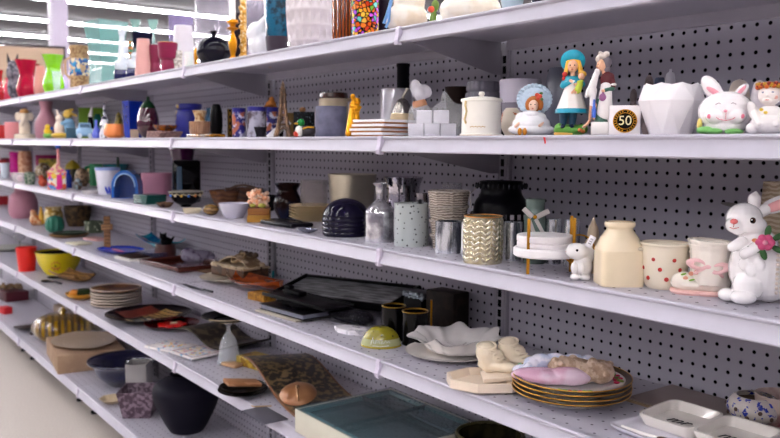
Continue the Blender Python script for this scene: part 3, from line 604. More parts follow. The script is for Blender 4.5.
VP(s, [(1.0,.9),(1.02,.92),(1.0,.97),(.6,1.02),(.15,1.04),(.1,1.05),(.16,1.1),(.12,1.16),(.01,1.17)], M('F6F0E6', .3), 'lid', t, closed=True, sm=False)
MB(s.m).lathe([(20.9,.2),(21.6,.6),(20.9,1)], 48, c=(0,0,0)).out('gold_line', GOLD, t)
MB(s.m).tube([(-15,-12.4,36),(-16,-12.2,30),(-14.5,-13.3,24),(-16.5,-12,16),(-15,-13,12)], 1.1).out('gold_ribbon', M('D9C08A', .4), t)
b = MB(s.m)
for i in range(9): 
    a = -PI/2-.55+i*.09; b.ell((19.7*cos(a),19.7*sin(a),8.6+.5*(i%2)), (.9,.5,.45), seg=8)
b.out('gold_script', M('C9A05A', .4), t)
s = S(2, 482, 34, 82, y=1.36); V(s, 'glass_jar', 'grey ribbed glass jar behind the canister', 'jar', [(.85,0),(1,.1),(1,.75),(.85,.8),(.95,.86),(.9,1)], M('8C8896', .15, trans=.2, coat=.3), fn=lambda a, r, z: (r*(1+.03*sin(a*20)), z), seg=80)
s = S(2, 456, 24, 87, y=1.38); V(s, 'dark_bowl', 'dark brown wooden bowl at the back beside the grey ribbed jar', 'bowl', [(.6,0),(1,1)], M('2E211E', .5))
s = S(2, 511, 22, 108, y=1.22); V(s, 'floral_vase', 'round cream vase with orange flower sprigs behind the bonnet doll', 'vase', [(.5,0),(1,.4),(.85,.8),(.5,1)], M('E6D8C4', .3, pat='noise', col2='C86A3A', sc=70, thr=.62, soft=.02))
s = S(2, 519, 41, 80, y=1.34); t = T(s, 'flower_pot', 'lilac white flower pot with a broad rim', 'pot')
VP(s, [(.7,0),(.9,.62)], M('8E8794', .5), 'lower_pot', t, sm=False); VP(s, [(.96,.6),(1,.98),(.98,1)], M('DCD4E2', .4), 'rim', t, sm=False)
# bonnet doll
s = G(2, 531, 44, 82, gap=.008, ry=30); t = T(s, 'bonnet_doll_figurine', 'porcelain doll seated in a white dress and pale blue lace bonnet', 'figurine')
W1 = M('EDEBF0', .25, coat=.4, bump=.5, bsc=120); LB = M('BFD3E6', .35, bump=.8, bsc=160)
MB(s.m).ell((0,0,6), (23,14,7)).ell((0,0,11),(19,13,11)).ell((-2,0,16),(13,10,9)).ell((-10,-3,17),(6,5,6),(0,.5,0)).ell((9,-3,17),(6,5,6),(0,-.5,0)).ell((0,-2,21),(9,8,4)).out('dress', W1, t, vox=s.m*.6)
b = MB(s.m)
for i in range(26):
    a = 2*PI*i/26; b.ell((2.5+15.5*cos(a),2,36+13.5*sin(a)), (2.4,1.8,2.4), seg=8)
b.ell((2.5,2.5,36), (15.5,2.6,13.5)); b.ell((2,5,35),(11,7,11)); b.out('lace_bonnet', LB, t)
b = MB(s.m)
for i in range(15):
    a = -.5+ (PI+1.0)*i/14; b.ell((2.6+6.6*cos(a),-2,30.5+6.4*sin(a)), (2.6,3,2.6), seg=10)
b.ell((2.6,1,31),(7.5,4,7.5)); b.out('ginger_hair', M('B86A28', .5), t, vox=s.m*.45)
MB(s.m).ell((1.6,-3,29.5), (5,4.6,5.8)).ell((.6,-7.6,28.6),(.8,.9,.8)).out('face', M('F2CDB8', .3), t, vox=s.m*.4)
eyes(t, s, [(-.9,-7.1,30.4),(3.2,-7.1,30.4)], (.75,.4,.6)); MB(s.m).ell((1,-7.2,26.3),(1,.5,.4)).out('mouth', M('C8483A', .4), t)
b = MB(s.m)
for p_ in ((5,-4,40),(8,-4,38.6),(6,-4.4,36.8)): b.ell(p_, (2.2,1.6,2))
b.out('red_flowers', M('D8503E', .4), t); MB(s.m).ell((9.4,-3.6,35.6),(2,1,1.6)).ell((9,-3,41.5),(1.8,1,1.4)).out('leaves', M('4E7A44', .5), t)
for q in ((-15,-11,9),(8,-11,9.4)): MB(s.m).cap(q, (q[0]+3,q[1]+3,q[2]+3), 1.8, 2).out('hand', M('F0C4AC', .35), t, vox=s.m*.4)
for q in (-11,-6.2): MB(s.m).ell((q,-14,3.6),(2.2,2.4,3.8)).out('shoe', M('C98018', .3), t)
s = S(2, 559, 32, 68, y=1.36); V(s, 'slate_vase', 'wide slate grey vase behind the girl in the turquoise hat', 'vase', [(.7,0),(1,.35),(.9,.8),(.7,1)], M('5A5C6C', .3, coat=.3))
# girl in turquoise hat
s = G(2, 571.4, 34, 48, gap=.012, ry=22); t = T(s, 'girl_figurine', 'figurine of a girl in a turquoise hat holding a small doll', 'figurine')
TQ = M('0F9CB8', .3, coat=.3); HAIRY = M('E8AE3E', .5)
MB(s.m).ell((-1,0,5), (17,10,6)).ell((-12,-3,7),(5,5,5)).ell((10,-3,6),(6,5,5)).out('grass_mound', M('5E9A3C', .5, bump=.7, bsc=120), t, vox=s.m*.6)
MB(s.m).box((-8,-4,1.2), (18,9,2.6), .5).out('yellow_plinth', M('D8A84E', .4), t)
MB(s.m).ell((8,-8,5),(2.4,2,2)).ell((11,-7,4),(2.2,2,2)).out('orange_flowers', M('E8804A', .4), t)
for q in (-8.4, 0.4):
    MB(s.m).cap((q,-2,11),(q+.5,-1,22),3.2,4.6).out('trouser_leg', M('123E58', .4), t)
    MB(s.m).ell((q-.4,-5,8.4),(3,4.8,2.6)).out('shoe', M('10203E', .2, coat=.5), t)
b = MB(s.m); b.lathe([(0,22),(15,22),(15.6,24),(14,28),(10.5,38),(6.5,50),(5,54),(0,54)], 36, c=(-.5,0,0), fn=lambda a, r, z: (r*(1+.04*sin(a*9)*(1 if z < 40 else 0)), z)); b.out('dress', M('E9E2DC', .3, coat=.3), t)
MB(s.m).lathe([(14.4,21.5),(16.2,22),(15.8,25.6),(14.9,26.2)], 36, c=(-.5,0,0), fn=lambda a, r, z: (r*(1+.04*sin(a*9)), z)).out('blue_hem', TQ, t)
MB(s.m).ell((-.5,0,53),(7,5,6)).cap((-6,0,56),(-9.5,-3,49),3.6,3).cap((-9.5,-3,49),(-3,-7,52),2.8,2.2).cap((5,0,56),(9,-3,50),3.6,3).cap((9,-3,50),(3,-7,51),2.8,2.2).out('blue_bodice', TQ, t, vox=s.m*.5)
for q in ((-2,-8,53),(3,-8,50)): MB(s.m).ell(q, (2,1.6,1.7)).out('hand', SKIN, t)
MB(s.m).ell((-8,-3,60),(2.6,2,2.6)).ell((-9,-3,55.5),(1.8,1.5,2.4)).out('red_scarf', M('C02A22', .4), t)
MB(s.m).cap((-.4,0,58),(-.4,0,61),2.2,2.2).ell((-.6,-1,68), (5.4,5.2,6.6)).ell((-1.4,-6.4,67),(.9,1,.9)).out('head', SKIN, t, vox=s.m*.45)
eyes(t, s, [(-3,-5.9,68.6),(1.2,-5.9,68.6)], (.7,.4,.6)); MB(s.m).ell((-1,-5.9,64.6),(1.2,.5,.45)).out('mouth', M('B83A30', .4), t)
MB(s.m).ell((-.4,1.5,71),(6.6,5.4,6)).cap((-5.4,-1,72),(-7,-1,62),2,2.2).cap((5,-1,72),(8,-1,60),2.2,2.8).ell((8.5,-1,58),(3,2.6,4)).out('yellow_hair', HAIRY, t, vox=s.m*.5)
MB(s.m).ell((-.6,3.2,73.5), (12.5,3.4,11.5), (.25,0,0)).ell((-.6,2.5,78),(9,6,7)).out('turquoise_hat', TQ, t, vox=s.m*.5)
MB(s.m).cap((7,-8,50),(5,-9,44),3,3.6).cap((5,-9,52),(9,-8,53),1.3).out('doll_dress', M('B8C840', .45), t, vox=s.m*.4)
MB(s.m).ell((8,-9,57.5),(3.2,3,3.4)).out('doll_face', SKIN, t); MB(s.m).ell((9,-7.6,59.5),(4,3,3.4)).out('doll_hair', M('D8A02E', .5), t)
for q in (-0.4, 2.8): MB(s.m).cap((q+3,-9.6,45),(q,-11,41.6),1.2,1.3).out('doll_leg', SKIN, t)
# old woman with goose
s = G(2, 601.5, 30, 48, gap=.014, ry=20); t = T(s, 'woman_and_goose_figurine', 'figurine of an old woman in a maroon shawl with a white goose', 'figurine')
MB(s.m).box((-2,-2,6.5), (17,12,13), 1.5).out('plinth', PORC, t)
MB(s.m).lathe([(0,11),(7,11),(6.4,22),(5.4,36),(0,36)], 24, c=(-.5,0,0)).out('green_skirt', M('4A7464', .4), t)
MB(s.m).cap((2,-1,22),(3,-1,48),8.2,5.6).ell((7,0,20),(6,5,9)).out('white_apron', M('ECE6E4', .35), t, vox=s.m*.6)
MB(s.m).ell((3.5,0,54),(6.6,5.4,9)).cap((7,0,58),(9,-1,48),3.6,3.4).out('maroon_shawl', M('5E1C26', .45), t, vox=s.m*.5)
MB(s.m).ell((9.6,-1.6,49.6),(3.6,3.2,1.8)).out('cuff', PORC, t)
MB(s.m).cap((9,-2,46),(2.5,-7,44),2.6,1.9).out('green_sleeve', M('44705E', .4), t, vox=s.m*.4)
MB(s.m).ell((.4,-7.6,43.4),(2,1.7,1.6)).out('hand', SKIN, t)
MB(s.m).cap((1,0,60),(0,0,64),2.4).ell((-2,-1,69),(4.8,4.6,6)).ell((-6.6,-2.4,67.6),(1.3,1,1)).ell((-5,-2,64.6),(1.8,1.8,1.5)).out('face', SKIN, t, vox=s.m*.4)
eyes(t, s, [(-5.2,-4,69.6)], (.55,.5,.6)); MB(s.m).ell((-5.8,-3.4,65.8),(.8,.6,.4)).out('mouth', M('A83A34', .4), t)
MB(s.m).ell((1.6,1,71.5),(6,5.6,6.6)).ell((2.6,1,64.6),(4,4,4)).out('grey_bonnet', M('7A7078', .5), t, vox=s.m*.5)
MB(s.m).ell((-1.6,-.5,77.5),(5,4.6,3.6)).ell((-5.6,-1,75),(2.6,3,3.8)).ell((2,0,79.6),(3.6,3.6,3)).ell((-3.6,-1,80.6),(2.4,2.4,2)).out('white_cap', M('D8C9C2', .4), t, vox=s.m*.45)
MB(s.m).ell((0,-7,37),(3.6,3,4)).cap((0,-7,39),(.5,-7,44),1.6,1).out('purple_bag', M('9A5E8E', .4), t, vox=s.m*.4)
GO = M('EBE6E6', .3, coat=.3)
MB(s.m).cap((-12,-2,42),(-7,-2,60),4.6,3).ell((-6,-2,62),(3.2,3,4)).cap((-13,-2,44),(-16,-3,38),3.6,1.6).cap((-9,-2,44),(-10,-2,30),3.6,2.6).out('goose', GO, t, vox=s.m*.5)
MB(s.m).cap((-10,-2,32),(-12,-2,14),2.2,1.4).cap((-7,-4,30),(-8,-5,16),1.8,1.2).ell((-15.6,-4,9.6),(4.2,3,1.4),(0,-.6,0)).cap((-12,-2,14),(-17,-4,8),1.4,1.6).out('goose_leg', M('DDA88A', .4), t, vox=s.m*.4)
MB(s.m).lathe([(0,17),(2,17),(2.3,24),(1.2,29),(1,35),(0,35)], 14, c=(-8,-7,0)).out('blue_bottle', M('3E62C0', .3), t)
# fiftieth box
s = G(2, 624, 32, 106, gap=.012, ry=26); t = T(s, 'emblem_box', 'white gift box with a round black and gold 50 emblem', 'box')
hh = s.h/s.m
MB(s.m).box((0,0,hh/2), (30,26,hh), .6).out('box', M('F2ECEE', .4), t)
MB(s.m).lathe([(0,0),(11.3,0),(11.3,.5),(0,.5)], 40, c=(.5,-13,hh*.47), rot=(PI/2,0,0)).out('black_disc', M('14100E', .3), t)
MB(s.m).torus((.5,-13.6,hh*.47), 11, .5, (PI/2,0,0), 48).torus((.5,-13.6,hh*.47), 8.0, .3, (PI/2,0,0), 48).out('gold_ring', GOLD, t)
b = MB(s.m)
for i in range(24):
    if i % 12 == 6: continue
    a = 2*PI*i/24; b.box((.5+9.5*cos(a),-13.7,hh*.47+9.5*sin(a)), (1.0,.3,1.5), rot=(0,-a+PI/2,0))
b.out('gold_lettering', GOLD, t)
def words(txt, size, mat, name, parent, loc, rot, ext=.0003, shear=0):
    cu = bpy.data.curves.new(name, 'FONT'); cu.body = txt; cu.size = size; cu.extrude = ext; cu.align_x = 'CENTER'; cu.align_y = 'CENTER'; cu.shear = shear
    tmp = bpy.data.objects.new('tmp', cu); C.objects.link(tmp); dg = bpy.context.evaluated_depsgraph_get()
    me = bpy.data.meshes.new_from_object(tmp.evaluated_get(dg)); bpy.data.objects.remove(tmp); me.materials.clear(); me.materials.append(mat)
    o = bpy.data.objects.new(name, me); C.objects.link(o); o.parent = parent; o.location = loc; o.rotation_euler = rot; return o
words('50', 13*s.m, M('F3E6B8', .3, metal=.3), 'number_fifty', t, (.5*s.m,-13.9*s.m,hh*.47*s.m), (PI/2,0,0), .0006)
for i, (px, w, tp) in enumerate(((632, 12, 88), (647, 15, 74))):
    s = S(2, px, w, tp, y=1.40); t = T(s, 'stone_cherub', ('small grey brown cherub ornament behind the emblem box', 'taller grey seated cherub ornament behind the faceted white vase')[i], 'figurine')
    hh = s.h/s.m
    MB(s.m).ell((0,0,hh*.28),(w*.45,w*.4,hh*.3)).ell((0,0,hh*.55),(w*.35,w*.3,hh*.22)).ell((0,-1,hh*.82),(w*.3,w*.3,hh*.17)).ell((w*.3,0,hh*.5),(w*.2,2,hh*.15)).out('body', M('8C7C7A', .6, pat='noise', col2='6A5C5C', sc=60), t, vox=s.m*.7)
s = S(2, 657.5, 10, 78, y=1.41); V(s, 'blue_capped_jar', 'small blue capped jar behind the faceted white vase', 'jar', [(1,0),(1,.9),(.6,1)], M('56617E', .4), closed=True)
s = S(2, 668, 10, 69, y=1.40); V(s, 'milk_glass_bottle', 'pale white rounded bottle peeking over the faceted vase', 'bottle', [(1,0),(1,.75),(.8,.92),(.3,.96),(.28,1)], M('D8D4DC', .3), closed=True)
# faceted white vase
s = G(2, 670, 64, 84, gap=.010); b = MB(); r = s.w/2; n = 9
def rg(rad, z, off): return [b.bm.verts.new((rad*cos(2*PI*(i+off)/n), rad*sin(2*PI*(i+off)/n), z)) for i in range(n)]
A = rg(r*.64, 0, 0); B = rg(r*1.0, s.h*.66, .5); D = rg(r*.86, s.h*1.0, 0); Mi = rg(r*.86, s.h*.955, .5); E1 = rg(r*.76, s.h*.97, 0); E2 = rg(r*.76, s.h*.93, .5); I1 = rg(r*.5, s.h*.3, 0)
zc = b.bm.verts.new((0,0,0)); zi = b.bm.verts.new((0,0,s.h*.3))
for i in range(n):
    j = (i+1) % n
    for f in ((A[i],A[j],B[i]), (A[j],B[j],B[i]), (B[i],B[j],D[j]), (B[i],Mi[i],D[i]), (B[i],D[j],Mi[i]), (D[i],Mi[i],E2[i],E1[i]), (Mi[i],D[j],E1[j],E2[i]),
              (E1[i],E2[i],I1[i]), (E2[i],E1[j],I1[j]), (E2[i],I1[j],I1[i]), (I1[i],I1[j],zi), (A[j],A[i],zc)): b.bm.faces.new(f)
tag(b.out('faceted_vase', M('F1ECF0', .3), loc=s.loc, rz=s.rz+.17, ang=0), 'matte white geometric vase with large triangular facets', 'vase')
# bunny head jar
s = G(2, 725, 56, 77, gap=.012, ry=44); t = T(s, 'bunny_head_jar', 'round white bunny head jar with pink cheeks and a smile', 'jar')
WP = M('F6F0F2', .12, coat=.7); PK = M('F0A0B0', .35)
MB(s.m).ell((0,0,23),(26.5,20,20)).ell((0,0,8),(20,17,9)).ell((-9,-13,18),(10,8,8)).ell((9,-13,18),(10,8,8)).out('head', WP, t, vox=s.m*.7)
MB(s.m).ell((-14,2,46),(8,4.5,15),(0,-.62,0)).ell((-7,2,38),(6,5,7)).out('left_ear', WP, t, vox=s.m*.6)
MB(s.m).ell((-12,-1.8,42.5),(2.8,1.6,8.5),(0,-1.0,0)).out('pink_ear_lining', PK, t)
MB(s.m).ell((13,2,42),(5,4,10),(0,.62,0)).ell((8,2,37),(5,4,5)).out('right_ear', WP, t, vox=s.m*.6)
MB(s.m).ell((13,-1.6,43),(2,1.4,6.5),(0,.68,0)).out('pink_ear_lining', PK, t)
MB(s.m).ell((-.5,-20.6,22.5),(2,1.6,1.5)).out('nose', PK, t)
for q in (-14.5, 14): MB(s.m).ell((q,-18.2,17.5),(3,1.6,2.6)).out('pink_cheek', M('F4849C', .4), t)
MB(s.m).tube([(-11,-19.6,18),(-6,-21,14.5),(0,-20.4,13.2),(6,-21,14.5),(11,-19.4,18)], .5).tube([(0,-20.6,21),(0,-20.7,14)], .35).out('smile', M('D88A96', .4), t)
for q in (-7, 6): MB(s.m).tube([(q-3,-17.4,29),(q,-18.2,30.4),(q+3,-17.4,29)], .5).out('closed_eye', M('B8A8B0', .4), t)
MB(s.m).ell((-18,-9,4),(9,8,4)).ell((8,-16,2.6),(9,5,3)).ell((-10,-14,3),(8,5,3)).out('green_grass', M('7CC06A', .4), t, vox=s.m*.6)
MB(s.m).ell((-24,-4,10),(2.6,5,6)).out('yellow_trim', M('EFD67A', .4), t)
for i, (px, w, tp, y, c, l) in enumerate(((737, 22, 79, 1.36, 'F0E0D0', 'pale egg shaped jar behind the bunny head'), (716, 26, 92, 1.37, 'D8D2DA', 'white low dish behind the bunny head'), (757, 16, 80, 1.33, 'F2E6EC', 'white and pink egg jar behind the angel'))):
    s = S(2, px, w, tp, y=y); V(s, 'egg_jar', l, 'jar', [(.5,0),(.95,.3),(1,.6),(.7,.92),(.05,1)], M(c, .3, coat=.4), closed=True)
# angel
s = G(2, 769, 40, 80, gap=.02, ry=30); t = T(s, 'angel_figurine', 'white angel bust with a wreath of autumn flowers on its head', 'figurine')
WT = M('F3EDEC', .3, coat=.3, bump=.8, bsc=90)
MB(s.m).ell((0,0,11),(17,12,11)).ell((0,0,20),(12,9,9)).cap((-14,-3,20),(-9,-10,10),4,3.4).cap((14,-3,20),(6,-10,10),4,3.4).ell((-14,2,6),(8,8,6)).ell((16,4,22),(6,3,12),(0,.4,0)).ell((-15,5,22),(5,3,12),(0,-.4,0)).out('body', WT, t, vox=s.m*.6)
MB(s.m).cap((0,0,27),(0,0,31),4).ell((-1,-1,39),(11,10.5,11.5)).ell((-3,-11,37.5),(1.6,1.6,1.4)).ell((-3,-8,33),(5,3.4,3)).out('head', M('F6EBE6', .3, coat=.3), t, vox=s.m*.55)
eyes(t, s, [(-7.2,-9,41),(1.4,-10.6,41)], (1.5,.7,.8), M('8088A0', .3)); MB(s.m).ell((-3.4,-11,33.4),(2,.6,.6)).out('mouth', M('D88078', .4), t)
MB(s.m).ell((4,-9,36),(2.4,1,2)).out('cheek', M('F0B8A8', .4), t)
b = MB(s.m); b2 = MB(s.m); b3 = MB(s.m)
for i in range(34):
    a = 2*PI*i/34; (b, b2, b3)[i % 3].ell((-1+11.4*cos(a),-1+10.6*sin(a),47.5+1.6*sin(i*2.3)-.3*10.6*sin(a)*.2), (2.4,2.2,2.2), seg=8)
b.out('orange_flowers', M('C8601E', .5), t); b2.out('red_leaves', M('8E2A18', .5), t); b3.out('gold_leaves', M('B88A22', .5), t)
MB(s.m).ell((-1,0,46),(10.4,9.6,6)).out('hair', M('7A4A22', .6), t)
for i, q in enumerate(((-8,-11,24),(-4,-12,21))): MB(s.m).ell(q, (2,1.2,1.6)).out('yellow_flower', M('EBC84A', .4), t)
# a red price mark on the shelf edge
s = S(2, 548, 4, None, y=YF)
mk = MB(s.m).prism([(-1.6,-2),(1,-2.4),(1.8,-8),(.6,-8.8)], -.3, .3, 'y').out('red_tag', M('D8141C', .5), loc=(s.x, YF-.0085, s.z), rz=0); tag(mk, 'tiny red sticker flap on the second shelf edge', 'sticker')
# ================================================================ third shelf
s = G(3, 5, 9, 163, bot=178.5); V(s, 'white_goblet', 'small white cup with a blue rim at the far left of the third shelf', 'cup', [(.6,0),(.9,.4),(1,1)], M('D8E0EC', .3))
s = S(3, 2, 8, 160, y=1.3); rbox('red_tin', 'red tin at the left edge of the third shelf', 'tin', s.x, s.y, s.z, (s.w,.05,s.h), M('C01018', .4), .002, s.rz)
s = S(3, 7, 10, 158, y=1.38); rbox('crimson_box', 'crimson box behind the small white cup', 'box', s.x, s.y, s.z, (s.w,.04,s.h), M('8A1030', .4), .002, s.rz)
s = G(3, 15, 9, 152, bot=176, gap=None); rbox('hot_pink_vase', 'flat hot pink vase standing left of the terracotta relief vase', 'vase', s.x, s.y, s.z, (s.w,.03,s.h), M('E0109A', .2, coat=.5), .004, s.rz)
s = G(3, 25.5, 13, 151, bot=177); V(s, 'relief_vase', 'peach terracotta vase with carved relief figures', 'vase', [(.85,0),(1,.2),(.98,.8),(.85,.95),(.9,1)], M('C98260', .6, pat='noise', col2='E8B896', sc=60, bump=1, bsc=60))
s = S(3, 49, 24, 155, y=1.40); t = T(s, 'magenta_picture_frame', 'magenta framed picture propped against the back panel', 'picture frame')
hh = s.h
MB().box((0,0,hh/2), (s.w,.012,hh), .002).out('frame', M('9A1258', .4), t); MB().box((0,-.0068,hh/2), (s.w*.74,.002,hh*.66)).out('picture', M('6E7A3A', .5, pat='noise', col2='C8B040', sc=30), t)
s = G(3, 20, 15, 171, bot=184); t = T(s, 'glass_flower', 'clear and white glass flower shaped dish at the shelf edge', 'dish')
MB(s.m).lathe(hollow([(3,0),(6,3),(8.5,8),(9,11)], .8), 40, fn=lambda a, r, z: (r*(1+.12*cos(5*a)), z)).out('dish', glass('EFE6EC', .1, .3), t)
MB(s.m).ell((0,0,5),(3,3,3)).out('centre', M('E8C8D2', .4), t)
s = G(3, 43, 13, 158, bot=180); t = T(s, 'mosaic_globe', 'mottled gold and silver glass globe', 'ornament')
MB(s.m).ell((0,0,8.5),(7.5,7.5,8.5)).out('globe', M('7A6A58', .2, metal=.4, pat='mosaic', col2=['B8A888','5E5040','D8CCB8','8A6A3A'], sc=90, thr=.05), t)
s = G(3, 30, 11, 172, bot=185); V(s, 'spotted_glass', 'green flecked clear glass beside the little red figure', 'glass', [(.8,0),(1,.5),(.9,1)], M('A8B0A0', .15, trans=.3, pat='noise', col2='4A6A58', sc=70))
s = G(3, 43, 9, 174, bot=187); t = T(s, 'red_bird_figurine', 'little brick red figure in front of the mottled globe', 'figurine')
MB(s.m).ell((0,0,4.5),(4.5,4,4.5)).ell((-1.5,-1,9),(2.6,2.5,2.6)).out('body', M('B0442A', .45), t, vox=s.m*.5)
s = G(3, 57, 20, 164, bot=190); t = T(s, 'fairground_house', 'colourful little house with a tall striped mast', 'ornament')
MB(s.m).box((0,0,9),(17,13,18),1).out('house', M('E8E0C8', .5, pat='mosaic', col2=['F0E8D0','E8C830','E84A9A','5A8AD0','F0E8D8','E86A3A'], sc=55, thr=.0), t)
MB(s.m).prism([(-9.5,17),(9.5,17),(0,26)], -7, 7, 'y').out('roof', M('E8D89A', .5, pat='noise', col2='D84A8A', sc=70), t)
MB(s.m).box((2.5,-7,8),(5,1,14),.4).out('pink_door', M('E0208A', .4), t)
MB(s.m).cap((2,0,24),(2,0,41),1.6,1.2).out('mast', M('F0E8DC', .4, pat='wave', col2='D8384A', sc=40), t); MB(s.m).ell((2,0,42.5),(2.6,2.4,2)).out('mast_top', M('2A6AD0', .3), t)
s = G(3, 68.5, 7, 170, bot=188); V(s, 'navy_bottle', 'small royal blue bottle right of the little house', 'bottle', [(1,0),(1,.6),(.5,.8),(.6,1)], M('1430A0', .2, coat=.5))
s = S(3, 73, 14, 160, y=1.36); t = T(s, 'lidded_pot', 'yellow and dark banded pot with a domed lid', 'pot')
VP(s, [(.8,0),(1,.2),(1,.55),(.9,.7)], M('3A3224', .3), 'body', t); VP(s, [(1.03,.6),(.9,.78),(.4,.93),(.12,1)], M('B09A1A', .35), 'lid', t, closed=True)
for i, (px, tp, bt, c) in enumerate(((82, 168, 187, 'A88A6A'), (91, 166, 184, 'B89A62'), (78, 178, 190, '8EA0A8'))):
    s = G(3, px, 14 if i < 2 else 8, tp, bot=bt); V(s, 'seashell_jar', ('brown and beige bundle of shells', 'golden shell bundle beside the green mug', 'tiny grey shell dish at the shelf edge')[i], 'ornament', [(.6,0),(1,.3),(.8,.8),(.3,1)], M(c, .4, pat='noise', col2='4E3A28', sc=60, bump=1), closed=True)
s = G(3, 98, 16, 164, bot=186); t = T(s, 'green_mug', 'mint green mug with its handle to the left', 'mug')
VP(s, CYL, M('3EA66A', .2, coat=.5), 'body', t, sm=False); MB(s.m).tube([(-7,-2,19),(-11,-3,18),(-12,-3,11),(-10,-3,5),(-7,-2,4)], 1.5).out('handle', M('3EA66A', .2, coat=.5), t)
s = S(3, 116, 26, 164, y=1.37); V(s, 'teal_bowl', 'teal bowl behind the white and blue cup', 'bowl', [(.5,0),(.8,.6),(1,1)], M('1C7078', .25, coat=.4))
s2 = S(3, 118.5, 3, 157, y=1.30); V(s2, 'green_bottle_stopper', 'thin dark green candle sticking up behind the white and blue cup', 'candle', [(1,0),(1,.8),(.6,1)], M('1E4A34', .4), closed=True)
s = G(3, 90.5, 16, 189, bot=194, ry=8); t = T(s, 'soap_dish', 'white oval soap dish lying at the shelf edge', 'dish')
MB(s.m).lathe(hollow([(6,0),(8.5,3)], .8), 28, fn=lambda a, r, z: (r*(1 if True else 1), z)).out('dish', PORC, t)
s = G(3, 108, 24, 167.5, bot=195); t = T(s, 'planter_cup', 'white bucket cup with lavender blue rim and blue petals at its foot', 'cup')
VP(s, [(.76,0),(.98,.92)], M('DCDCE8', .25, pat=None), 'body', t, sm=False); VP(s, [(1,.9),(1.02,1)], M('8EA6D8', .3), 'blue_rim', t, sm=False)
b = MB(s.m)
for q in (-1.2, 1.5, 4.2, 7): b.ell((q,-math.sqrt(max(0, 97-q*q)),4.5), (1.1,.5,4.2), (0,.35*(q-3)/4,0), seg=8)
b.out('blue_petals', M('3E50D0', .3), t)
# blue arch
s = G(3, 127, 27, 170, bot=199, ry=16); t = T(s, 'arch_candle_holder', 'glossy blue ceramic arch shaped tealight shelter', 'candle holder', rz=s.rz-.35)
r0 = s.w/2; n = 20; hz_ = s.h
def arc(q, r_): a = PI*q/n; return (-r_*cos(a), hz_*.48*max(0, 0)+ (r_*.0)+ hz_*.42 + (hz_*.58)*(r_/r0)*sin(a))
out_ = [(-r0,0)]+[arc(q, r0) for q in range(n+1)]+[(r0,0)]
inn = [(-r0*.78,.003)]+[(x*.78/1, hz_*.42+(z-hz_*.42)*.8) for x, z in [arc(q, r0) for q in range(n+1)]]+[(r0*.78,.003)]
b = MB(); nn = len(out_); fr = []
for yy, ins in ((-.025, False), (.035, False)):
    A = [b.bm.verts.new((u, yy, v)) for u, v in out_]; B = [b.bm.verts.new((u, yy, v)) for u, v in inn]; fr.append((A, B))
(A0, B0), (A1, B1) = fr
for i in range(nn-1):
    b.bm.faces.new((A0[i],A0[i+1],B0[i+1],B0[i])); b.bm.faces.new((A1[i],B1[i],B1[i+1],A1[i+1])); b.bm.faces.new((A0[i],A1[i],A1[i+1],A0[i+1])); b.bm.faces.new((B0[i],B0[i+1],B1[i+1],B1[i]))
for i in (0, nn-1): b.bm.faces.new((A0[i],B0[i],B1[i],A1[i]))
b.out('arch', M('2560B0', .12, coat=.6), t, ang=50)
MB().box((0,.005,.0025), (r0*1.6,.058,.005)).out('base', M('173E90', .2), t)
MB().prism(inn, .030, .0345, 'y').out('back_plate', M('123478', .2, coat=.5), t)
MB().tube([(u*.985,-.026,v*.99) for u, v in inn[1:-1]], .0025).out('pale_edge', M('A8CCE8', .2), t)
s = S(3, 138, 11, 164, y=1.33); t = T(s, 'cat_figurine', 'dark blue cat figurine peeking over the blue arch', 'figurine')
MB(s.m).ell((0,0,7),(5,4,8)).ell((0,-1,15),(4,3.5,3.6)).cap((-2.4,-1,17),(-3.2,-1,20),1.2,.4).cap((2.4,-1,17),(3.2,-1,20),1.2,.4).out('body', M('16245C', .2, coat=.4), t, vox=s.m*.6)
s = G(3, 157, 30, 173, bot=197); t = V(s, 'pink_pot', 'plain pink cylinder pot on the third shelf', 'pot', [(.94,0),(1,1)], M('DE9CB6', .5), sm=False)
GT = M('0F4844', .25, coat=.4)
for i in range(4):
    s = S(3, 150, 25, None, y=1.115); rbox('teal_coaster', 'dark teal glazed tile, %s of the stack of four before the pink pot' % ('lowest', 'second from bottom', 'third from bottom', 'topmost')[i], 'coaster', s.x, s.y, s.z+i*.0092, (.10,.085,.0086), GT, .002, .12+.03*i, 'dark teal tiles')
s = G(3, 165, 18, 198, bot=208); s.h = .018; t = V(s, 'dark_dish', 'small dark dish with a brown inside beside the teal tiles', 'dish', [(.5,0),(.8,.4),(1,1)], M('2A1A18', .25, pat='noise', col2='6A5040', sc=40))
s = S(3, 183, 25, 148, y=1.35); V(s, 'purple_goblet', 'large deep purple goblet vase behind the black vase', 'vase', [(.5,0),(.2,.1),(.3,.3),(.75,.6),(.9,.85),(1,1)], M('4A0C44', .15, coat=.5))
s = G(3, 187, 29, 160, bot=203, ry=20); t = T(s, 'black_square_vase', 'glossy black flattened vase with sloping shoulders', 'vase')
MB(s.m).box((0,0,s.h/s.m/2),(27,17,s.h/s.m),2.5,taper=1.0).out('body', M('060508', .08, coat=.8), t)
MB(s.m).box((-7,-8.8,s.h/s.m*.5),(5,.6,s.h/s.m*.7),.2).out('grey_stripe', M('4A6078', .15), t)
s = G(3, 186, 35, 192, bot=208); t = T(s, 'painted_bowl', 'black bowl with painted dots and drooping arcs under a pale rim', 'bowl')
s.h = .058
VP(s, [(.3,0),(.32,.1),(.7,.35),(.97,.95)], M('0E0C12', .12, coat=.7), 'bowl', t); VP(s, [(.97,.92),(1.0,1.0)], M('8A8278', .3), 'rim', t, sm=False)
b = MB(s.m); hh = s.h/s.m
for i in range(8):
    a0 = -PI/2-1.3+i*.38
    b.tube([(17*cos(a0+q*.09)*(.985-.02*(4-abs(q-2)**2)/4), 17*sin(a0+q*.09)*(.985-.02*(4-abs(q-2)**2)/4), hh*(.86-.06*(4-(q-2)**2)/4*1.4)) for q in range(5)], .4, 5)
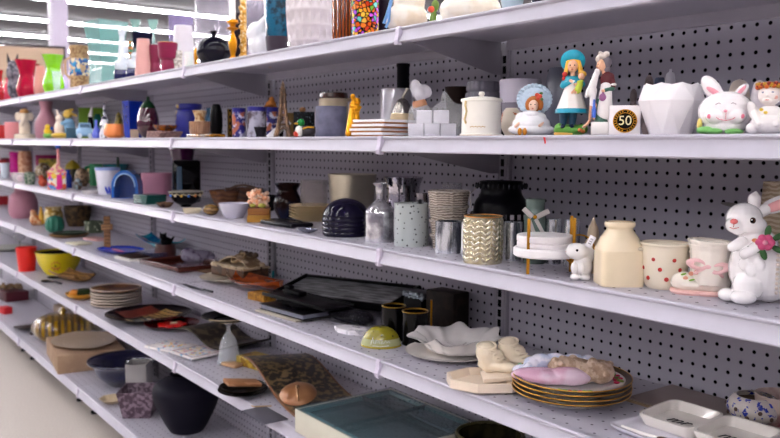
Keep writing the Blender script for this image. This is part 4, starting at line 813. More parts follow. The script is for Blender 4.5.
b.out('cream_arcs', M('C8B898', .4), t)
for i, c in enumerate(('3A7AD8','D8C8A8','C89A3A','3A7AD8','D8803A','D8C8A8')):
    a = -PI/2-1.1+i*.42; MB(s.m).ell((16.2*cos(a),16.2*sin(a),hh*.74),(1.5,1.2,1.4),seg=10).out('painted_dot', M(c, .3), t)
s = G(3, 192, 26, 205, bot=214); s.h=.015; V(s, 'cream_dish', 'flat cream dish at the shelf edge below the painted bowl', 'dish', [(.7,0),(.85,.3),(1,1)], M('D8CCB4', .3), seg=4, sm=False, off=.5)
s = G(3, 211, 16, 204, bot=216); V(s, 'wooden_egg', 'polished golden brown egg shape at the shelf edge', 'ornament', [(.3,0),(.8,.2),(1,.5),(.75,.85),(.05,1)], M('8E6A34', .2, pat='waver', col2='5E4018', sc=30, coat=.4), closed=True)
s = G(3, 227, 34, 190, bot=208); t = T(s, 'wooden_bowl', 'carved brown wooden bowl with flat grips in front of the lidded basket', 'bowl')
VP(s, [(.55,0),(.8,.4),(1,1)], M('7A4A26', .35, pat='waver', col2='5A3016', sc=18, coat=.4), 'bowl', t, fn=lambda a, r, z: (r*(1+.05*cos(6*a)), z), seg=48)
s = S(3, 244, 38, 186, y=1.365); t = T(s, 'lidded_wooden_tray', 'low dark wooden tub with a rope handle behind the carved bowl', 'bowl')
VP(s, [(.9,0),(1,.9)], WOODB, 'tub', t, sm=False)
MB(s.m).tube([(-14,-14,18),(-8,-16,21),(0,-18,22),(9,-16,20),(15,-12,17)], 1.1).out('rope_handle', M('6A5244', .7), t)
s = G(3, 234, 31, 203, bot=219); t = V(s, 'white_bowl', 'plain white oval bowl beside the wooden egg', 'bowl', [(.55,0),(.8,.4),(1,1)], M('CFCBDC', .25, coat=.4))
# coral on books
s = G(3, 259, 26, 212, bot=223, ry=14)
BK = M('C08A2A', .5, pat='wave', col2='8E5E18', sc=110)
for i in range(2):
    rbox('small_book', ('lower of two small gold books under the peach coral', 'upper of two small gold books with a maroon top under the peach coral')[i], 'book', s.x+.002*i, s.y, s.z+i*.0215, (.066-.002*i,.045,.021), BK if i == 0 else M('A87420', .5, pat='wave', col2='6A2018', sc=70), .001, s.rz-.1, 'two small gold books')
s = up(s, .0435); t = T(s, 'coral_ornament', 'peach pink coral rock ornament on the two gold books', 'ornament')
random.seed(3); b = MB(s.m)
b.ell((0,0,5),(9,6,5)).ell((-3,0,11),(6,5,5))
for i in range(60): b.ell((random.uniform(-10,10), random.uniform(-7,5), random.uniform(1,15)), random.uniform(1.2,2.6), seg=8)
for i in range(12): b.ell((random.uniform(-7,3),random.uniform(-4,2),random.uniform(12,18)), random.uniform(1.5,2.6), seg=8)
b.out('coral', M('E8A078', .5, pat='noise', col2='EAC8B0', sc=60, bump=.6, bsc=150), t, vox=s.m*.5, smooth=1); MB(s.m).ell((3,-7,2),(4,2,2.4)).ell((-6,-6,2),(3,2,2)).out('green_moss', M('B0A848', .6), t)
s = S(3, 268, 22, 195, y=1.34); V(s, 'black_bowl', 'black bowl behind the peach coral', 'bowl', [(.5,0),(.9,.5),(1,1)], M('0C0A0E', .2))
s = G(3, 288, 28, 183, bot=219); t = V(s, 'dark_glazed_vase', 'dark brown glazed vase with a flared lip and blue lower half', 'vase', [(.7,0),(.98,.25),(1,.5),(.68,.76),(.72,.84),(.92,.96),(.9,1)], M('1E0C0A', .15, pat='noise', col2='141A34', sc=14, coat=.6))
s = S(3, 314, 28, 180, y=1.32); V(s, 'cut_glass_tumbler', 'clear embossed glass tumbler in front of the pegboard', 'tumbler', [(.9,0),(.94,.1),(1,1)], M('C8BCBA', .08, trans=.5, alpha=.35), fn=lambda a, r, z: (r*(1+.03*cos(a*10)*cos(z*240)), z), seg=60)
s = S(3, 352, 48, 174, y=1.33); V(s, 'metal_bucket', 'wide brushed silver gold metal bowl behind the black ribbed dome', 'bowl', [(.78,0),(.86,.2),(.95,.7),(1,.96),(1.02,1)], M('D0C8B4', .32, metal=.85, pat='noise', col2='A8A08E', sc=10, soft=.3), sm=False)
PLT = M('E2CFA6', .45, pat='rings', col2='D6C096', sc=40)
s = G(3, 312, 46, None, bot=222.5)
for i in range(5):
    q = up(s, i*.0085); q.h = .014; V(q, 'stoneware_plate', ('tan plate at the bottom of the stack beside the black dome','second tan plate from the bottom of the stack','middle tan plate of the stack','second tan plate from the top of the stack','top tan plate of the stack beside the black dome')[i], 'plate', [(.6,0),(.65,.15),(.95,.8),(1,1)], PLT, 'stack of tan plates', seg=40)
s = G(3, 292, 52, None, bot=231, ry=52); s.h = .013
t = thing('black_platter', 'black rectangular platter with rounded corners at the shelf edge', 'plate', (S(3,290,9,None,y=1.15).x, 1.138, s.z), .05)
MB().box((0,0,.007),(.17,.075,.013),.005).out('platter', M('121018', .25, coat=.4), t); MB().torus((0,0,.0125),.05,.0035,sc=(1.45,.6)).out('raised_rim', M('16141C', .25), t)
s = S(3, 303, 33, None, base=231); t = thing('silver_fish_dish', 'scalloped silver dish shaped like a fish at the shelf edge', 'dish', (S(3,306,9,None,y=1.086).x, 1.090, s.z+.0006), .05)
MB().lathe(hollow([(.010,0),(.022,.005),(.031,.011)], .0018), 40, fn=lambda a, r, z: (r*(1+.5*abs(cos(a))**3+.03*cos(14*a))*(1-.45*abs(sin(a))), z)).out('dish', M('8A8C9E', .2, metal=.7), t)
# ribbed black dome
s = G(3, 346, 49, 198, bot=238); t = T(s, 'ribbed_bowl', 'glossy black ribbed bowl turned upside down', 'bowl')
pr = []
for i in range(41):
    q = i/40; r_ = min(1, (max(0, 1-((q-.22)/.78)**3.0))**.5) if q > .22 else .95+.05*q/.22
    rib = (.034*abs(sin(q*PI*8)) if q < .62 else .02)
    pr.append((max(r_-.034+rib, .001), q))
VP(s, pr, M('151128', .1, coat=1), 'bowl', t, closed=True, sm=False, seg=56)
s = G(3, 380, 30, 183, bot=243); t = V(s, 'mercury_glass_bottle', 'round silver mercury glass bottle with a flared neck', 'bottle', [(.93,0),(1,.03),(1,.45),(.93,.54),(.62,.64),(.33,.71),(.29,.76),(.31,.9),(.46,.97),(.50,1)], M('F0EEF2', .16, metal=.75, pat='noise', col2='9A96A0', sc=35, thr=.5, soft=.12))
s = G(3, 403, 40, 177, gap=.14); t = T(s, 'hammered_goblet', 'hammered silver goblet with a flared rim', 'goblet')
VP(s, [(.6,0),(.7,.1),(.86,.35),(.8,.65),(.82,.85),(1,1)], M('B8B4BC', .12, metal=1, pat='speck', col2='3A363E', sc=70, thr=.25, bump=.6, bsc=60), 'cup', t)
s = G(3, 422, 13, 193, gap=.115); V(s, 'mercury_votive', 'small silver votive behind the speckled frosted cylinder', 'votive', [(.8,0),(1,1)], SILV)
s = G(3, 411, 34, 203, bot=247.5); t = T(s, 'speckled_candle_holder', 'frosted grey green glass cylinder with dark speckles', 'candle holder')
VP(s, CYL, M('AEB4B4', .55, pat='speck', col2='141216', sc=92, thr=.2), 'body', t, sm=False, seg=48, t=.004)
# wicker pots
WK = M('7E7066', .8, pat='waver', col2='C4B8AC', sc=60, thr=.5, soft=.15, bump=1.5, bsc=200)
s = G(3, 448, 40, 190, gap=.085); t = T(s, 'wicker_basket', 'tall whitewashed wicker basket with ruffled bands, behind the clear votive', 'basket')
b = MB(s.m); hh = s.h/s.m
pr = []
for i in range(4):
    z0_ = hh*i/4.0; pr += [(15.0+i*1.2, z0_), (16.2+i*1.2, z0_+hh*.18), (18.5+i*.7, z0_+hh*.215), (18.2+i*.7, z0_+hh*.24)]
b.lathe(hollow(pr, 1.2), 60, fn=lambda a, r, z: (r*(1+(.035*sin(a*22) if (z/hh*4) % 1 > .7 else .012*sin(a*30+z))), z)); b.out('woven_body', WK, t)
for i in range(4): MB(s.m).torus((0,0,hh*(i+.93)/4.0), 18.2+i*.6, .8, seg=40).out('braided_band', M('B4AAA4', .7), t)
s = G(3, 451, 22, 183, gap=.20); V(s, 'glass_cup', 'clear glass cup standing at the back above the wicker basket', 'cup', [(.8,0),(.9,.1),(.95,1)], M('C4C0C8', .1, trans=.4, alpha=.35))
CG = M('F2F4FA', .1, metal=.75, pat='noise', col2='686C7A', sc=60, thr=.52, soft=.08, st=(1,1,.25), alpha=.85)
s = G(3, 448.5, 27, 221, bot=254); t = T(s, 'glass_votive', 'thick clear silvered votive glass in front of the wicker basket', 'votive')
VP(s, CYL, CG, 'cup', t, sm=False, t=.0028); MB(s.m).lathe([(0,0),(13,0),(13.2,2.6),(0,2.6)], 32).out('thick_base', M('C4C8D8', .05, trans=.4), t)
s = G(3, 467, 13, 222, gap=.055); V(s, 'glass_votive', 'clear votive glass partly hidden left of the gold leaf candle', 'votive', [(.95,0),(1,1)], CG, sm=False)
# black jar with mirrors
s = G(3, 500, 56, 181, gap=.16); t = T(s, 'mirrored_black_jar', 'large black round jar with a band of small mirror tiles', 'jar')
VP(s, [(.7,0),(.98,.25),(1,.48),(.93,.68),(.75,.8),(.72,.9),(.78,1)], M('0A090F', .3), 'body', t)
hh = s.h/s.m; b = MB(s.m)
for i in range(26):
    a = 2*PI*i/26; b.box((30.4*cos(a),30.4*sin(a),hh*.50),(1.2,4,5), rot=(0,0,a))
b.out('mirror_tiles', M('CFCAC8', .1, metal=1), t)
b = MB(s.m)
for i in range(30):
    a = 2*PI*i/30; b.ell((25*cos(a),25*sin(a),hh*.93),(1.2,1.2,3),seg=8)
b.out('bead_collar', M('1A1A20', .15, coat=.6), t)
MB(s.m).tube([(-25,-6,hh*.9),(-31,-8,hh*.8),(-29,-9,hh*.6)], .5).out('wire_loop', M('9A9088', .3, metal=1), t)
# gold chevron candle holder
s = G(3, 482.5, 40, 216, bot=265); t = T(s, 'leaf_candle_holder', 'silver gold mercury glass candle holder embossed with rows of leaves', 'candle holder')
b = MB(); R0 = s.w/2-.0016; H0 = s.h
b.lathe(hollow([(R0,0),(R0,H0)], .003), 64)
b.out('glass', M('A8986E', .15, metal=.8, pat='noise', col2='E4DCC4', sc=24, soft=.15), t, ang=50)
b = MB(); nc = 11
for c_ in range(nc):
    a = 2*PI*(c_+.5)/nc
    for r_ in range(8):
        for q in (-1, 1):
            aa = a+q*.135; z_ = H0*(.06+.9*(r_+.35)/8)
            Mx = Matrix.Translation((R0*cos(aa),R0*sin(aa),z_)) @ Matrix.Rotation(aa, 4, 'Z') @ Matrix.Rotation(-q*.75, 4, 'X') @ Matrix.Diagonal((.0019,.0036,H0*.072,1))
            bmesh.ops.create_uvsphere(b.bm, u_segments=8, v_segments=5, radius=1, matrix=Mx)
b.out('embossed_leaves', M('E6E0D2', .2, metal=.8, pat='noise', col2='B4A67C', sc=24, soft=.2), t)
MB().torus((0,0,H0), R0-.001, .0014, seg=48).out('copper_rim', M('B0702A', .3, metal=.8), t)
s = G(3, 512, 19, 222, gap=.095); V(s, 'glass_votive', 'dark silvered votive glass right of the gold leaf candle', 'votive', [(.95,0),(1,1)], CG, sm=False)
# bottle with ribbon bow
s = G(3, 534, 22, 199, gap=.10); t = T(s, 'ribboned_bottle', 'pale green glass bottle tied with a white ribbon bow', 'bottle')
VP(s, [(.95,0),(1,.05),(1,.7),(.85,.85),(.9,1)], M('7E928C', .1, trans=.3, alpha=.85), 'glass', t)
hh = s.h/s.m
RB = M('C9C2C0', .5); z_ = hh*.72
b = MB(s.m)
b.box((-7,-12,z_+5),(12,1.2,5),.4,(0,.75,0)).box((7,-12,z_+4),(14,1.2,5),.4,(0,-.5,0)).box((-3,-12,z_-9),(3.6,1.2,16),.4,(0,-.35,0)).box((5,-12,z_-9),(3.6,1.2,18),.4,(0,-.5,0))
b.out('ribbon_bow', RB, t); MB(s.m).ell((0,-13,z_+1),(2,1.5,2)).out('gold_knot', GOLD, t)
for i, (px, tp) in enumerate(((553, 219), (571, 220))):
    s = G(3, px, 16, tp, gap=.13); V(s, 'glass_votive', ('clear glass jar behind the cake stand, on the left', 'clear glass jar behind the cake stand, on the right')[i], 'votive', [(.9,0),(1,.1),(1,1)], CG, group='glass jars behind the cake stand')
# cake stand: gold legs + white plates
s = G(3, 544, 66, 216, bot=278); m = s.m; t = T(s, 'plate_rack', 'three legged gold stand with a marble white tray', 'stand')
top = s.h/m
for i, (dx, dy) in enumerate(((-15.5,-22), (28,-14), (26,12))):
    MB(m).box((dx,dy,top*.5+.1),(3.2,3.2,top*(1.0 if i else .96)),.6).out('leg', M('A8741E', .3, metal=.85), t)
MB(m).lathe([(0,17),(29,17),(31,18.5),(31,24.5),(29.5,26),(0,26)], 56).out('tray', M('F0ECEE', .35), t)
for i, (z_, r_, hh, l) in enumerate(((26.3, 27.5, 5.2, 'white marble disc lying on the tray of the gold stand'), (31.8, 27.8, 6.5, 'upper white marble disc stacked on the gold stand'))):
    o = MB(m).lathe([(0,0),(r_-.6,0),(r_,.8),(r_,hh-.9),(r_-.8,hh),(0,hh)], 56).out('marble_disc', M('EDE8EA', .35, pat='noise', col2='DAD2D6', sc=14, thr=.6, soft=.08), loc=(s.x, s.y, s.z+z_*m)); tag(o, l, 'plate', 'marble discs on the gold stand')
# little white rabbit
s = G(3, 579, 26, 240, bot=281, ry=22); t = T(s, 'sitting_rabbit_figurine', 'small white sitting rabbit with folded ears and a paper tag', 'figurine')
b = MB(s.m); b.ell((3,2,12),(10,9,13)).ell((-3,-2,28),(11,9,8.5)).ell((5,2,27),(8,7,9)).ell((-4,-8,3),(5,5,3.4)).ell((6,-8,3),(5,5,3.4)).ell((-5,-7,12),(3.4,3.4,6)).ell((2,-8,12),(3.4,3.4,6)).ell((10,2,22),(4,4,9),(0,.3,0))
b.out('body', M('EDE9EA', .3, coat=.3, bump=.5, bsc=120), t, vox=s.m*.6); eyes(t, s, [(-2.6,-10.6,30)], (1.4,.9,1.3)); MB(s.m).ell((-13,-4,27.6),(1,1,.8)).out('nose', M('C89A92', .4), t)
s2 = S(3, 588, 9, None, y=s.y+.0); tg = MB(s.m).box((0,0,0),(6.4,.5,12),.1).out('tag_card', M('F2EFF6', .5), t, loc=(10*s.m,-9.5*s.m,39*s.m), rot=(0,.45,0))
b = MB(s.m)
for i in range(3): b.box((0,-.3,2.6-i*2.4),(.5,.2,1.4)).box((-1,-.3,2.6-i*2.4),(.5,.2,1.4)).box((1,-.3,2.6-i*2.4),(.5,.2,1.4))
b.out('price_marks', M('3A3A5A', .5), t, loc=(10*s.m,-9.5*s.m,39*s.m), rot=(0,.45,0))
s = G(3, 592, 28, 217, gap=.10); t = T(s, 'lantern_finial', 'taupe ceramic bell with a pointed finial and a gold hoop', 'ornament')
VP(s, [(.9,0),(.85,.25),(.62,.5),(.4,.62),(.42,.66),(.34,.8),(.2,.88),(.04,1)], M('BDA890', .4), 'bell', t, closed=True)
MB(s.m).torus((-13,-13,s.h/s.m*.42), 15, .8, (PI/2,0,.2)).out('gold_hoop', GOLD, t)
# cream jar
s = G(3, 618, 50, 221.5, bot=288, ry=46); t = T(s, 'square_cream_jar', 'cream ceramic square jar with a short round neck', 'jar', rz=s.rz+.30)
r0 = s.w/2*.93; hh = s.h
def sq(a, r, z):
    k = min(1, max(0, (z/hh-.50)/.28)); k = k*k*(3-2*k)
    e = 5.5; q = 1/((abs(cos(a))**e+abs(sin(a))**e)**(1/e))
    return (r*((q*.92)*(1-k)+k), z)
pr = smoothprof([(r0*.93,0),(r0*1.0,hh*.03),(r0*1.0,hh*.5),(r0*.97,hh*.58),(r0*.84,hh*.72),(r0*.66,hh*.82),(r0*.56,hh*.875),(r0*.56,hh*.9),(r0*.63,hh*.93),(r0*.65,hh*.975),(r0*.62,hh*1.0)])
b = MB(); b.lathe(hollow(pr, .004), 72, fn=sq); b.out('jar', M('F0DDBD', .22, coat=.4), t, ang=50)
# polka bowl
s = G(3, 664, 46, 242, gap=.055); t = T(s, 'polka_dot_pot', 'cream oval pot with red polka dots and small grips', 'pot')
VP(s, [(.72,0),(.86,.15),(.96,.6),(.98,.9),(1.05,.95),(1.04,1)], M('E9DDC8', .2, coat=.5), 'pot', t, fn=lambda a, r, z: (r*(1+.03*cos(2*a)), z), seg=48)
hh = s.h/s.m; b = MB(s.m)
for i in range(20):
    a = 2*PI*i/20+.1; z_ = hh*(.24,.66,.45)[i % 3]; rr = 23*(.86+.1*z_/hh*1.1)*(1+.03*cos(2*a))
    b.ell((rr*cos(a),rr*sin(a),z_),(2.3,1.5,2.3),(0,0,a+PI/2),seg=12)
b.out('red_dots', M('B5261E', .35), t)
for q in (-1, 1): MB(s.m).ell((q*24,-4,hh*.84),(4,8,2)).out('grip', M('E9DDC8', .2, coat=.5), t)
# bootie
s = G(3, 700, 56, 239, bot=298, ry=34); t = T(s, 'baby_bootie_planter', 'cream knitted baby bootie planter with a pink bow and pink sole', 'planter')
KN = M('F3EADF', .22, coat=.4, bump=.6, bsc=90)
MB(s.m).ell((-8,0,9),(21,15,9)).ell((10,0,12),(19,14.5,13)).ell((-14,-2,12),(14,12,9)).lathe([(0,10),(17,10),(18.5,28),(19,44),(21,50),(0,50)], 40, c=(8,0,0), fn=lambda a, r, z: (r*(1+.02*cos(a*12)), z)).out('boot', KN, t, vox=s.m*.7)
MB(s.m).lathe(hollow([(17,47),(19.5,48),(21.6,52.5),(20.8,54)], 2.5), 60, c=(8,0,0), fn=lambda a, r, z: (r*(1+.03*cos(a*12)), z+1.2*cos(a+PI))).out('ruffled_cuff', KN, t)
MB(s.m).lathe([(0,0),(27,0),(28.5,2.2),(27,4.2),(0,4.2)], 48, c=(-1,0,0), fn=lambda a, r, z: (r*(1 if abs(cos(a)) > 2 else .60+.40*abs(cos(a))**1.0), z)).out('pink_sole', M('E8B8B2', .35), t)
b = MB(s.m)
b.torus((-3,-16,31), 5.6, 2.7, (PI/2,.2,.1), sc=(1.4,.7)).torus((16,-16,28), 5.6, 2.7, (PI/2,-.25,-.1), sc=(1.4,.7)).ell((7,-17,29.5),(3.2,2.4,3)).cap((5,-17,29),(-6,-16,22),1.6,1.6).cap((9,-17,28),(20,-14,20),1.6,1.6)
b.out('pink_bow', M('EDBFC0', .35), t, vox=s.m*.6)
b = MB(s.m); b2 = MB(s.m)
for p_ in ((-9,-13,21),(-14,-12,16),(-4,-14,23)): b.ell(p_, (2.6,1.6,2.2), seg=10)
for p_ in ((-16,-12.6,20),(-19,-10,14),(-8,-14.4,15)): b2.ell(p_, (3,1.2,1.0),(0,-.3,0), seg=10)
b.out('peach_flowers', M('EDA68C', .4), t); b2.out('green_leaves', M('86B84A', .4), t)
# big white rabbit
s = G(3, 752, 60, 190, bot=307, ry=46); t = T(s, 'standing_rabbit_figurine', 'large glossy white rabbit with a pink nose and a pink flower at its shoulder', 'figurine')
WR = M('F8F4F5', .1, coat=.8)
def hd(x, y, z): return (x*.84-4, y*.9, (z-95)*.86+83)
b = MB(s.m)
b.ell((3,2,34),(27,23,33)).ell((2,0,54),(20,18,22)).ell((-3,-3,44),(19,17,22)).ell((14,4,22),(20,19,22)).cap((-3,0,64),(-5,-1,74),13,12)
b.ell(hd(-8,-2,95),(17.5,16.5,16)).ell(hd(-17,-12,88),(9.6,9.5,8.4)).ell(hd(-2,-12,88),(9.4,8,7.8)).ell(hd(-14,-14,82),(6.6,6.8,4.4)).ell(hd(2,-6,88),(13,12,10))
b.cap((-12,-14,60),(-20,-18,56),6.5,5).cap((4,-16,58),(-9,-21,50),6.5,4.8)
b.ell((-23,-10,7),(9,12,6.6)).ell((-8,-18,7),(13,14,7.4)).ell((-4,-12,18),(15,12,16)).ell((26,12,14),(10,10,10))
for p_ in ((-9,-19,40),(-2,-20.5,34),(5,-20,40)): b.ell(p_, (5,2.4,6.5))
b.out('body', WR, t, vox=s.m*.75)
MB(s.m).cap(hd(2,3,108),hd(2,1,118),6,6.4).cap(hd(2,1,118),hd(3,0,124),6.2,2.6).out('upright_ear', WR, t, vox=s.m*.6)
MB(s.m).ell((19,4,98),(18,4.6,8),(0,-.42,0)).cap((4,3,90),(9,3,93),6,6).out('sideways_ear', WR, t, vox=s.m*.6)
MB(s.m).ell((19.5,-.4,97.5),(14.5,1.6,5),(0,-.42,0)).out('pink_ear_lining', M('E8A6A8', .35), t)
MB(s.m).ell(hd(-18.5,-22.6,93),(3.6,2.4,2.7)).out('nose', M('EC7C7C', .25), t)
MB(s.m).tube([hd(-18.5,-23.4,90),hd(-18.8,-23.2,86.5)], .4).tube([hd(-23,-21.4,86),hd(-18.8,-23.4,84.6),hd(-13,-22.2,86.4)], .4).out('mouth', M('D0807C', .4), t)
MB(s.m).ell(hd(1.5,-18.9,94.6),(2.8,2.0,3.2)).out('eye', M('4A2A1C', .1, coat=.8), t); MB(s.m).ell(hd(1.0,-20.9,94.2),(1.5,.8,2.0)).out('pupil', M('08060A', .05), t); MB(s.m).ell(hd(.4,-21.8,95.6),(.6,.3,.6)).out('eye_glint', M('FFFFFF', .2), t)
b = MB(s.m)
for i in range(6):
    a = 2*PI*i/6; b.ell((9+5.2*cos(a),-23,62.5+4.8*sin(a)),(4.0,2.4,3.6))
b.out('pink_flower', M('C84A78', .4), t, vox=s.m*.5); MB(s.m).ell((9,-25.4,62.5),(2.4,1.8,2.2)).out('flower_centre', M('E89AB0', .4), t)
b = MB(s.m)
for p_, a in (((11,-21,73),1.4),((-1,-21,55),-.3),((20,-19,68),.6),((8,-21.5,51),-1.2),((20,-18.5,56),-.5)): b.ell(p_,(6.2,1.2,3),(0,-a,0))
b.out('green_leaves', M('2E5A2A', .45), t); MB(s.m).ell((0,-22,64),(3,1.8,2)).out('orange_bud', M('D88A5A', .4), t)
b = MB(s.m)
for i in range(9):
    for j in range(3): b.ell((21+j*4.2,-16.5+j*3,50-i*4.6),1.7,seg=8)
b.out('beaded_basket', M('E6D8CC', .4), t)
# behind the rabbit
s = S(3, 778, 40, 182, y=1.36); V(s, 'woven_basket', 'beige woven basket standing behind the large white rabbit', 'basket', [(.8,0),(1,.5),(.9,1)], M('C9B8A0', .7, pat='waver', col2='A8947C', sc=40, bump=1.2, bsc=120))
s = S(3, 729, 22, 204, y=1.385); t = thing('dried_leaf_spray', 'small dried grey leaf spray sticking out left of the large rabbit', 'ornament', s.loc, s.rz)
hh = s.h/s.m
MB(s.m).tube([(14,0,0),(12,0,hh*.5),(6,0,hh*.9)], .8).out('stem', M('6A5A4A', .6), t); MB(s.m).ell((0,0,hh-1),(11,1,2.2),(0,.15,0)).out('leaf', M('8E8886', .6), t)
# ================================================================ fourth shelf
s = S(4, 2, 12, 196, y=1.34); rbox('red_box', 'red box at the back of the fourth shelf, cut by the left edge', 'box', s.x, s.y, s.z, (s.w,.06,s.h), M('A00C1C', .4), .002, s.rz)
s = G(4, 23.5, 27, 187, bot=219); V(s, 'jar_vase', 'matte dusty pink vase with a short wide neck on the fourth shelf', 'vase', [(.75,0),(.98,.15),(1,.5),(.85,.74),(.58,.86),(.56,1)], M('B98092', .55))
s = G(4, 37, 12, 205, bot=226); t = T(s, 'flame_figurine', 'orange and gold seated figurine with a yellow flame shape', 'figurine')
MB(s.m).ell((-2,0,6),(5,4,6)).ell((-3,-1,13),(3,3,3.4)).ell((2,0,4),(5,4,4)).out('body', M('B8622A', .4, pat='noise', col2='D8B08A', sc=50), t, vox=s.m*.5)
MB(s.m).cap((4,0,4),(4,0,18),3.6,.8).out('flame', M('E8B43A', .35), t)
s = G(4, 54, 18, 207, bot=228); t = V(s, 'brass_pot', 'mottled brass pot behind the green cactus ornament', 'pot', [(.7,0),(1,.3),(.95,.75),(.8,.85),(.95,1)], M('A8843A', .3, metal=.6, pat='noise', col2='E0CE9A', sc=40))
s = G(4, 55, 17, 215.5, bot=233); V(s, 'cactus_ornament', 'ribbed dark green barrel cactus ornament', 'ornament', [(.6,0),(.95,.2),(1,.55),(.75,.88),(.1,1)], M('1F6E58', .35, coat=.3), closed=True, fn=lambda a, r, z: (r*(1+.07*cos(a*10)), z), seg=60)
s = S(4, 78, 26, 206, y=1.36); V(s, 'leaf_basket', 'dark brown woven basket at the back of the fourth shelf', 'basket', [(.7,0),(.95,.5),(1,1)], M('3A2A1A', .6, pat='noise', col2='6A5030', sc=40, bump=1))
for i, (w, c, l) in enumerate(((38, 'B08048', 'flat tan wooden plate under the dark green leaf plate'), (33, '28402E', 'dark green leaf plate stacked on the tan plate'))):
    s = G(4, 69+i, 38, None, bot=238.5); s = up(s, i*.011); s.h=.012; s.w *= w/38; V(s, 'serving_plate', l, 'plate', [(.6,0),(.9,.5),(1,1)], M(c, .4, pat='noise', col2='1A2A1E' if i else '8A5E30', sc=30))
s = S(4, 94, 18, 221, y=1.33); t = T(s, 'patterned_mug', 'dark green mug with pale leaf pattern behind the wooden cross', 'mug')
VP(s, CYL, M('46523E', .3, pat='noise', col2='B8BCA4', sc=45, thr=.6, soft=.03), 'body', t, sm=False)
s = S(4, 79, 20, None, base=244); t = rbox('cream_notebook', 'cream notebook lying flat near the shelf edge', 'book', s.x, s.y, s.z, (.11,.08,.008), M('D8D0B8', .6), .001, .2)
s = S(4, 72, 20, None, base=238); s = S(4, 77, 18, None, base=240.5)
s = S(4, 96, 20, None, base=240); rbox('pink_tray', 'pale pink flat tray behind the wooden cross', 'tray', s.x, s.y, s.z, (.13,.07,.012), M('D8A8A4', .4), .003, .25)
s = G(4, 107.5, 11, 216, bot=249); t = T(s, 'wooden_cross', 'pale wooden block figure shaped like a cross', 'ornament')
hh = s.h/s.m
MB(s.m).box((0,0,hh/2),(6.4,5,hh),.6).out('upright_block', M('9C7248', .55, pat='waver', col2='7A5430', sc=20), t); MB(s.m).box((0,-.4,hh*.66),(11,5.4,6),.6).out('cross_block', M('A87E52', .55, pat='waver', col2='805A36', sc=20), t)
s = S(4, 121, 46, None, base=251); t = thing('blue_platter', 'bright blue oblong platter with a red streak', 'plate', (s.x, s.y, s.z), .05)
MB().lathe(hollow([(.085,0),(.098,.004),(.112,.010)], .003), 48, fn=lambda a, r, z: (r*1.15*(1+.09*abs(sin(2*a))), r*.0+z)).out('platter', M('1E46D8', .25, coat=.4), t)
MB().ell((0.0,-.02,.0052),(.075,.010,.0028)).out('red_streak', M('D8402A', .3), t)
t.scale = (1, .72, 1)
s = S(4, 133, 30, None, base=259); rbox('paperback_book', 'white edged book with a dark brown cover lying flat', 'book', s.x, s.y, s.z, (.14,.10,.010), M('D8D4CE', .6), .001, .12)
rbox('book_cover_board', 'dark brown folder lying on the white edged book', 'folder', s.x+.004, s.y+.004, s.z+.0104, (.125,.085,.005), M('2E1E1A', .5), .001, .12)
for i in range(4):
    s = S(4, 158, 32, None, y=1.26); q = up(s, i*.006); q.h = .009; V(q, 'striped_plate', ('lowest of four blue rimmed white plates behind the cat figurine','second lowest of four blue rimmed white plates','third of four blue rimmed white plates from below','top one of four blue rimmed white plates behind the cat figurine')[i], 'plate', [(.6,0),(.95,.8),(1,1)], M('C9CCDA', .25, pat='rings', col2='3A4A88', sc=30, thr=.7), 'stack of blue rimmed plates')
s = S(4, 160, 52, 237, y=1.375); t = T(s, 'boat_dish', 'teal and blue boat shaped dish with curved up ends', 'dish', rz=.1)
MB().sheet(lambda u, v: ((u-.5)*.34, (v-.5)*.08, .014+.13*(u-.5)**2*1.0+.12*(v-.5)**2*.5), 20, 6, .006).ell((0,0,.012),(.07,.03,.009)).out('dish', M('0E4E86', .15, pat='noise', col2='1A8AA0', sc=12, coat=.6), t)
s = G(4, 165.5, 21, 244, bot=259); t = T(s, 'clay_pot', 'dark red clay cup with a black cat peeking over its rim', 'pot')
VP(s, [(.8,0),(1,.3),(.95,.85),(.9,1)], M('4E2422', .35), 'cup', t)
MB(s.m).ell((1,0,16),(6,5,5)).ell((-2,-2,21),(3.6,3.2,3.4)).cap((-4,-2,23),(-5,-2,26),1.3,.4).cap((0,-2,23),(1,-2,26),1.3,.4).cap((5,0,16),(8,1,20),2,1.2).out('black_cat', M('07060A', .3), t, vox=s.m*.5)
s = S(4, 183, 62, None, base=266); t = thing('brown_tray', 'dark red brown square tray with raised edges', 'tray', (s.x, s.y, s.z), .12)
MB().box((0,0,.004),(.30,.20,.006),.002).out('tray_floor', M('3E1814', .15, coat=.6), t)
b = MB()
for c_, z_ in (((0,-.103,.012),(.32,.012,.020)),((0,.103,.012),(.32,.012,.020)),((-.155,0,.012),(.012,.21,.020)),((.155,0,.012),(.012,.21,.020))): b.box(c_, z_, .004)
b.out('raised_edge', M('54241C', .15, coat=.6), t)
s = S(4, 198, 36, None, y=1.34); t = T(s, 'wrapped_bundle', 'cellophane wrapped bundle with purple flowers at the back of the shelf', 'bundle')
MB(s.m).ell((0,0,6),(17,9,7)).ell((-9,0,8),(8,7,8)).ell((8,0,6),(9,8,6)).out('wrapping', M('A8A0B8', .15, trans=.3, pat='noise', col2='6A5478', sc=40, thr=.6, soft=.06, bump=1, bsc=70, alpha=.85), t, vox=s.m*.9)
s = S(4, 212, 40, None, y=1.30); rbox('woven_placemat', 'brown woven mat in front of the cellophane bundle', 'mat', s.x, s.y, s.z, (.16,.11,.006), M('5A3E2A', .8, pat='check', col2='6E5038', sc=160), .002, .1)
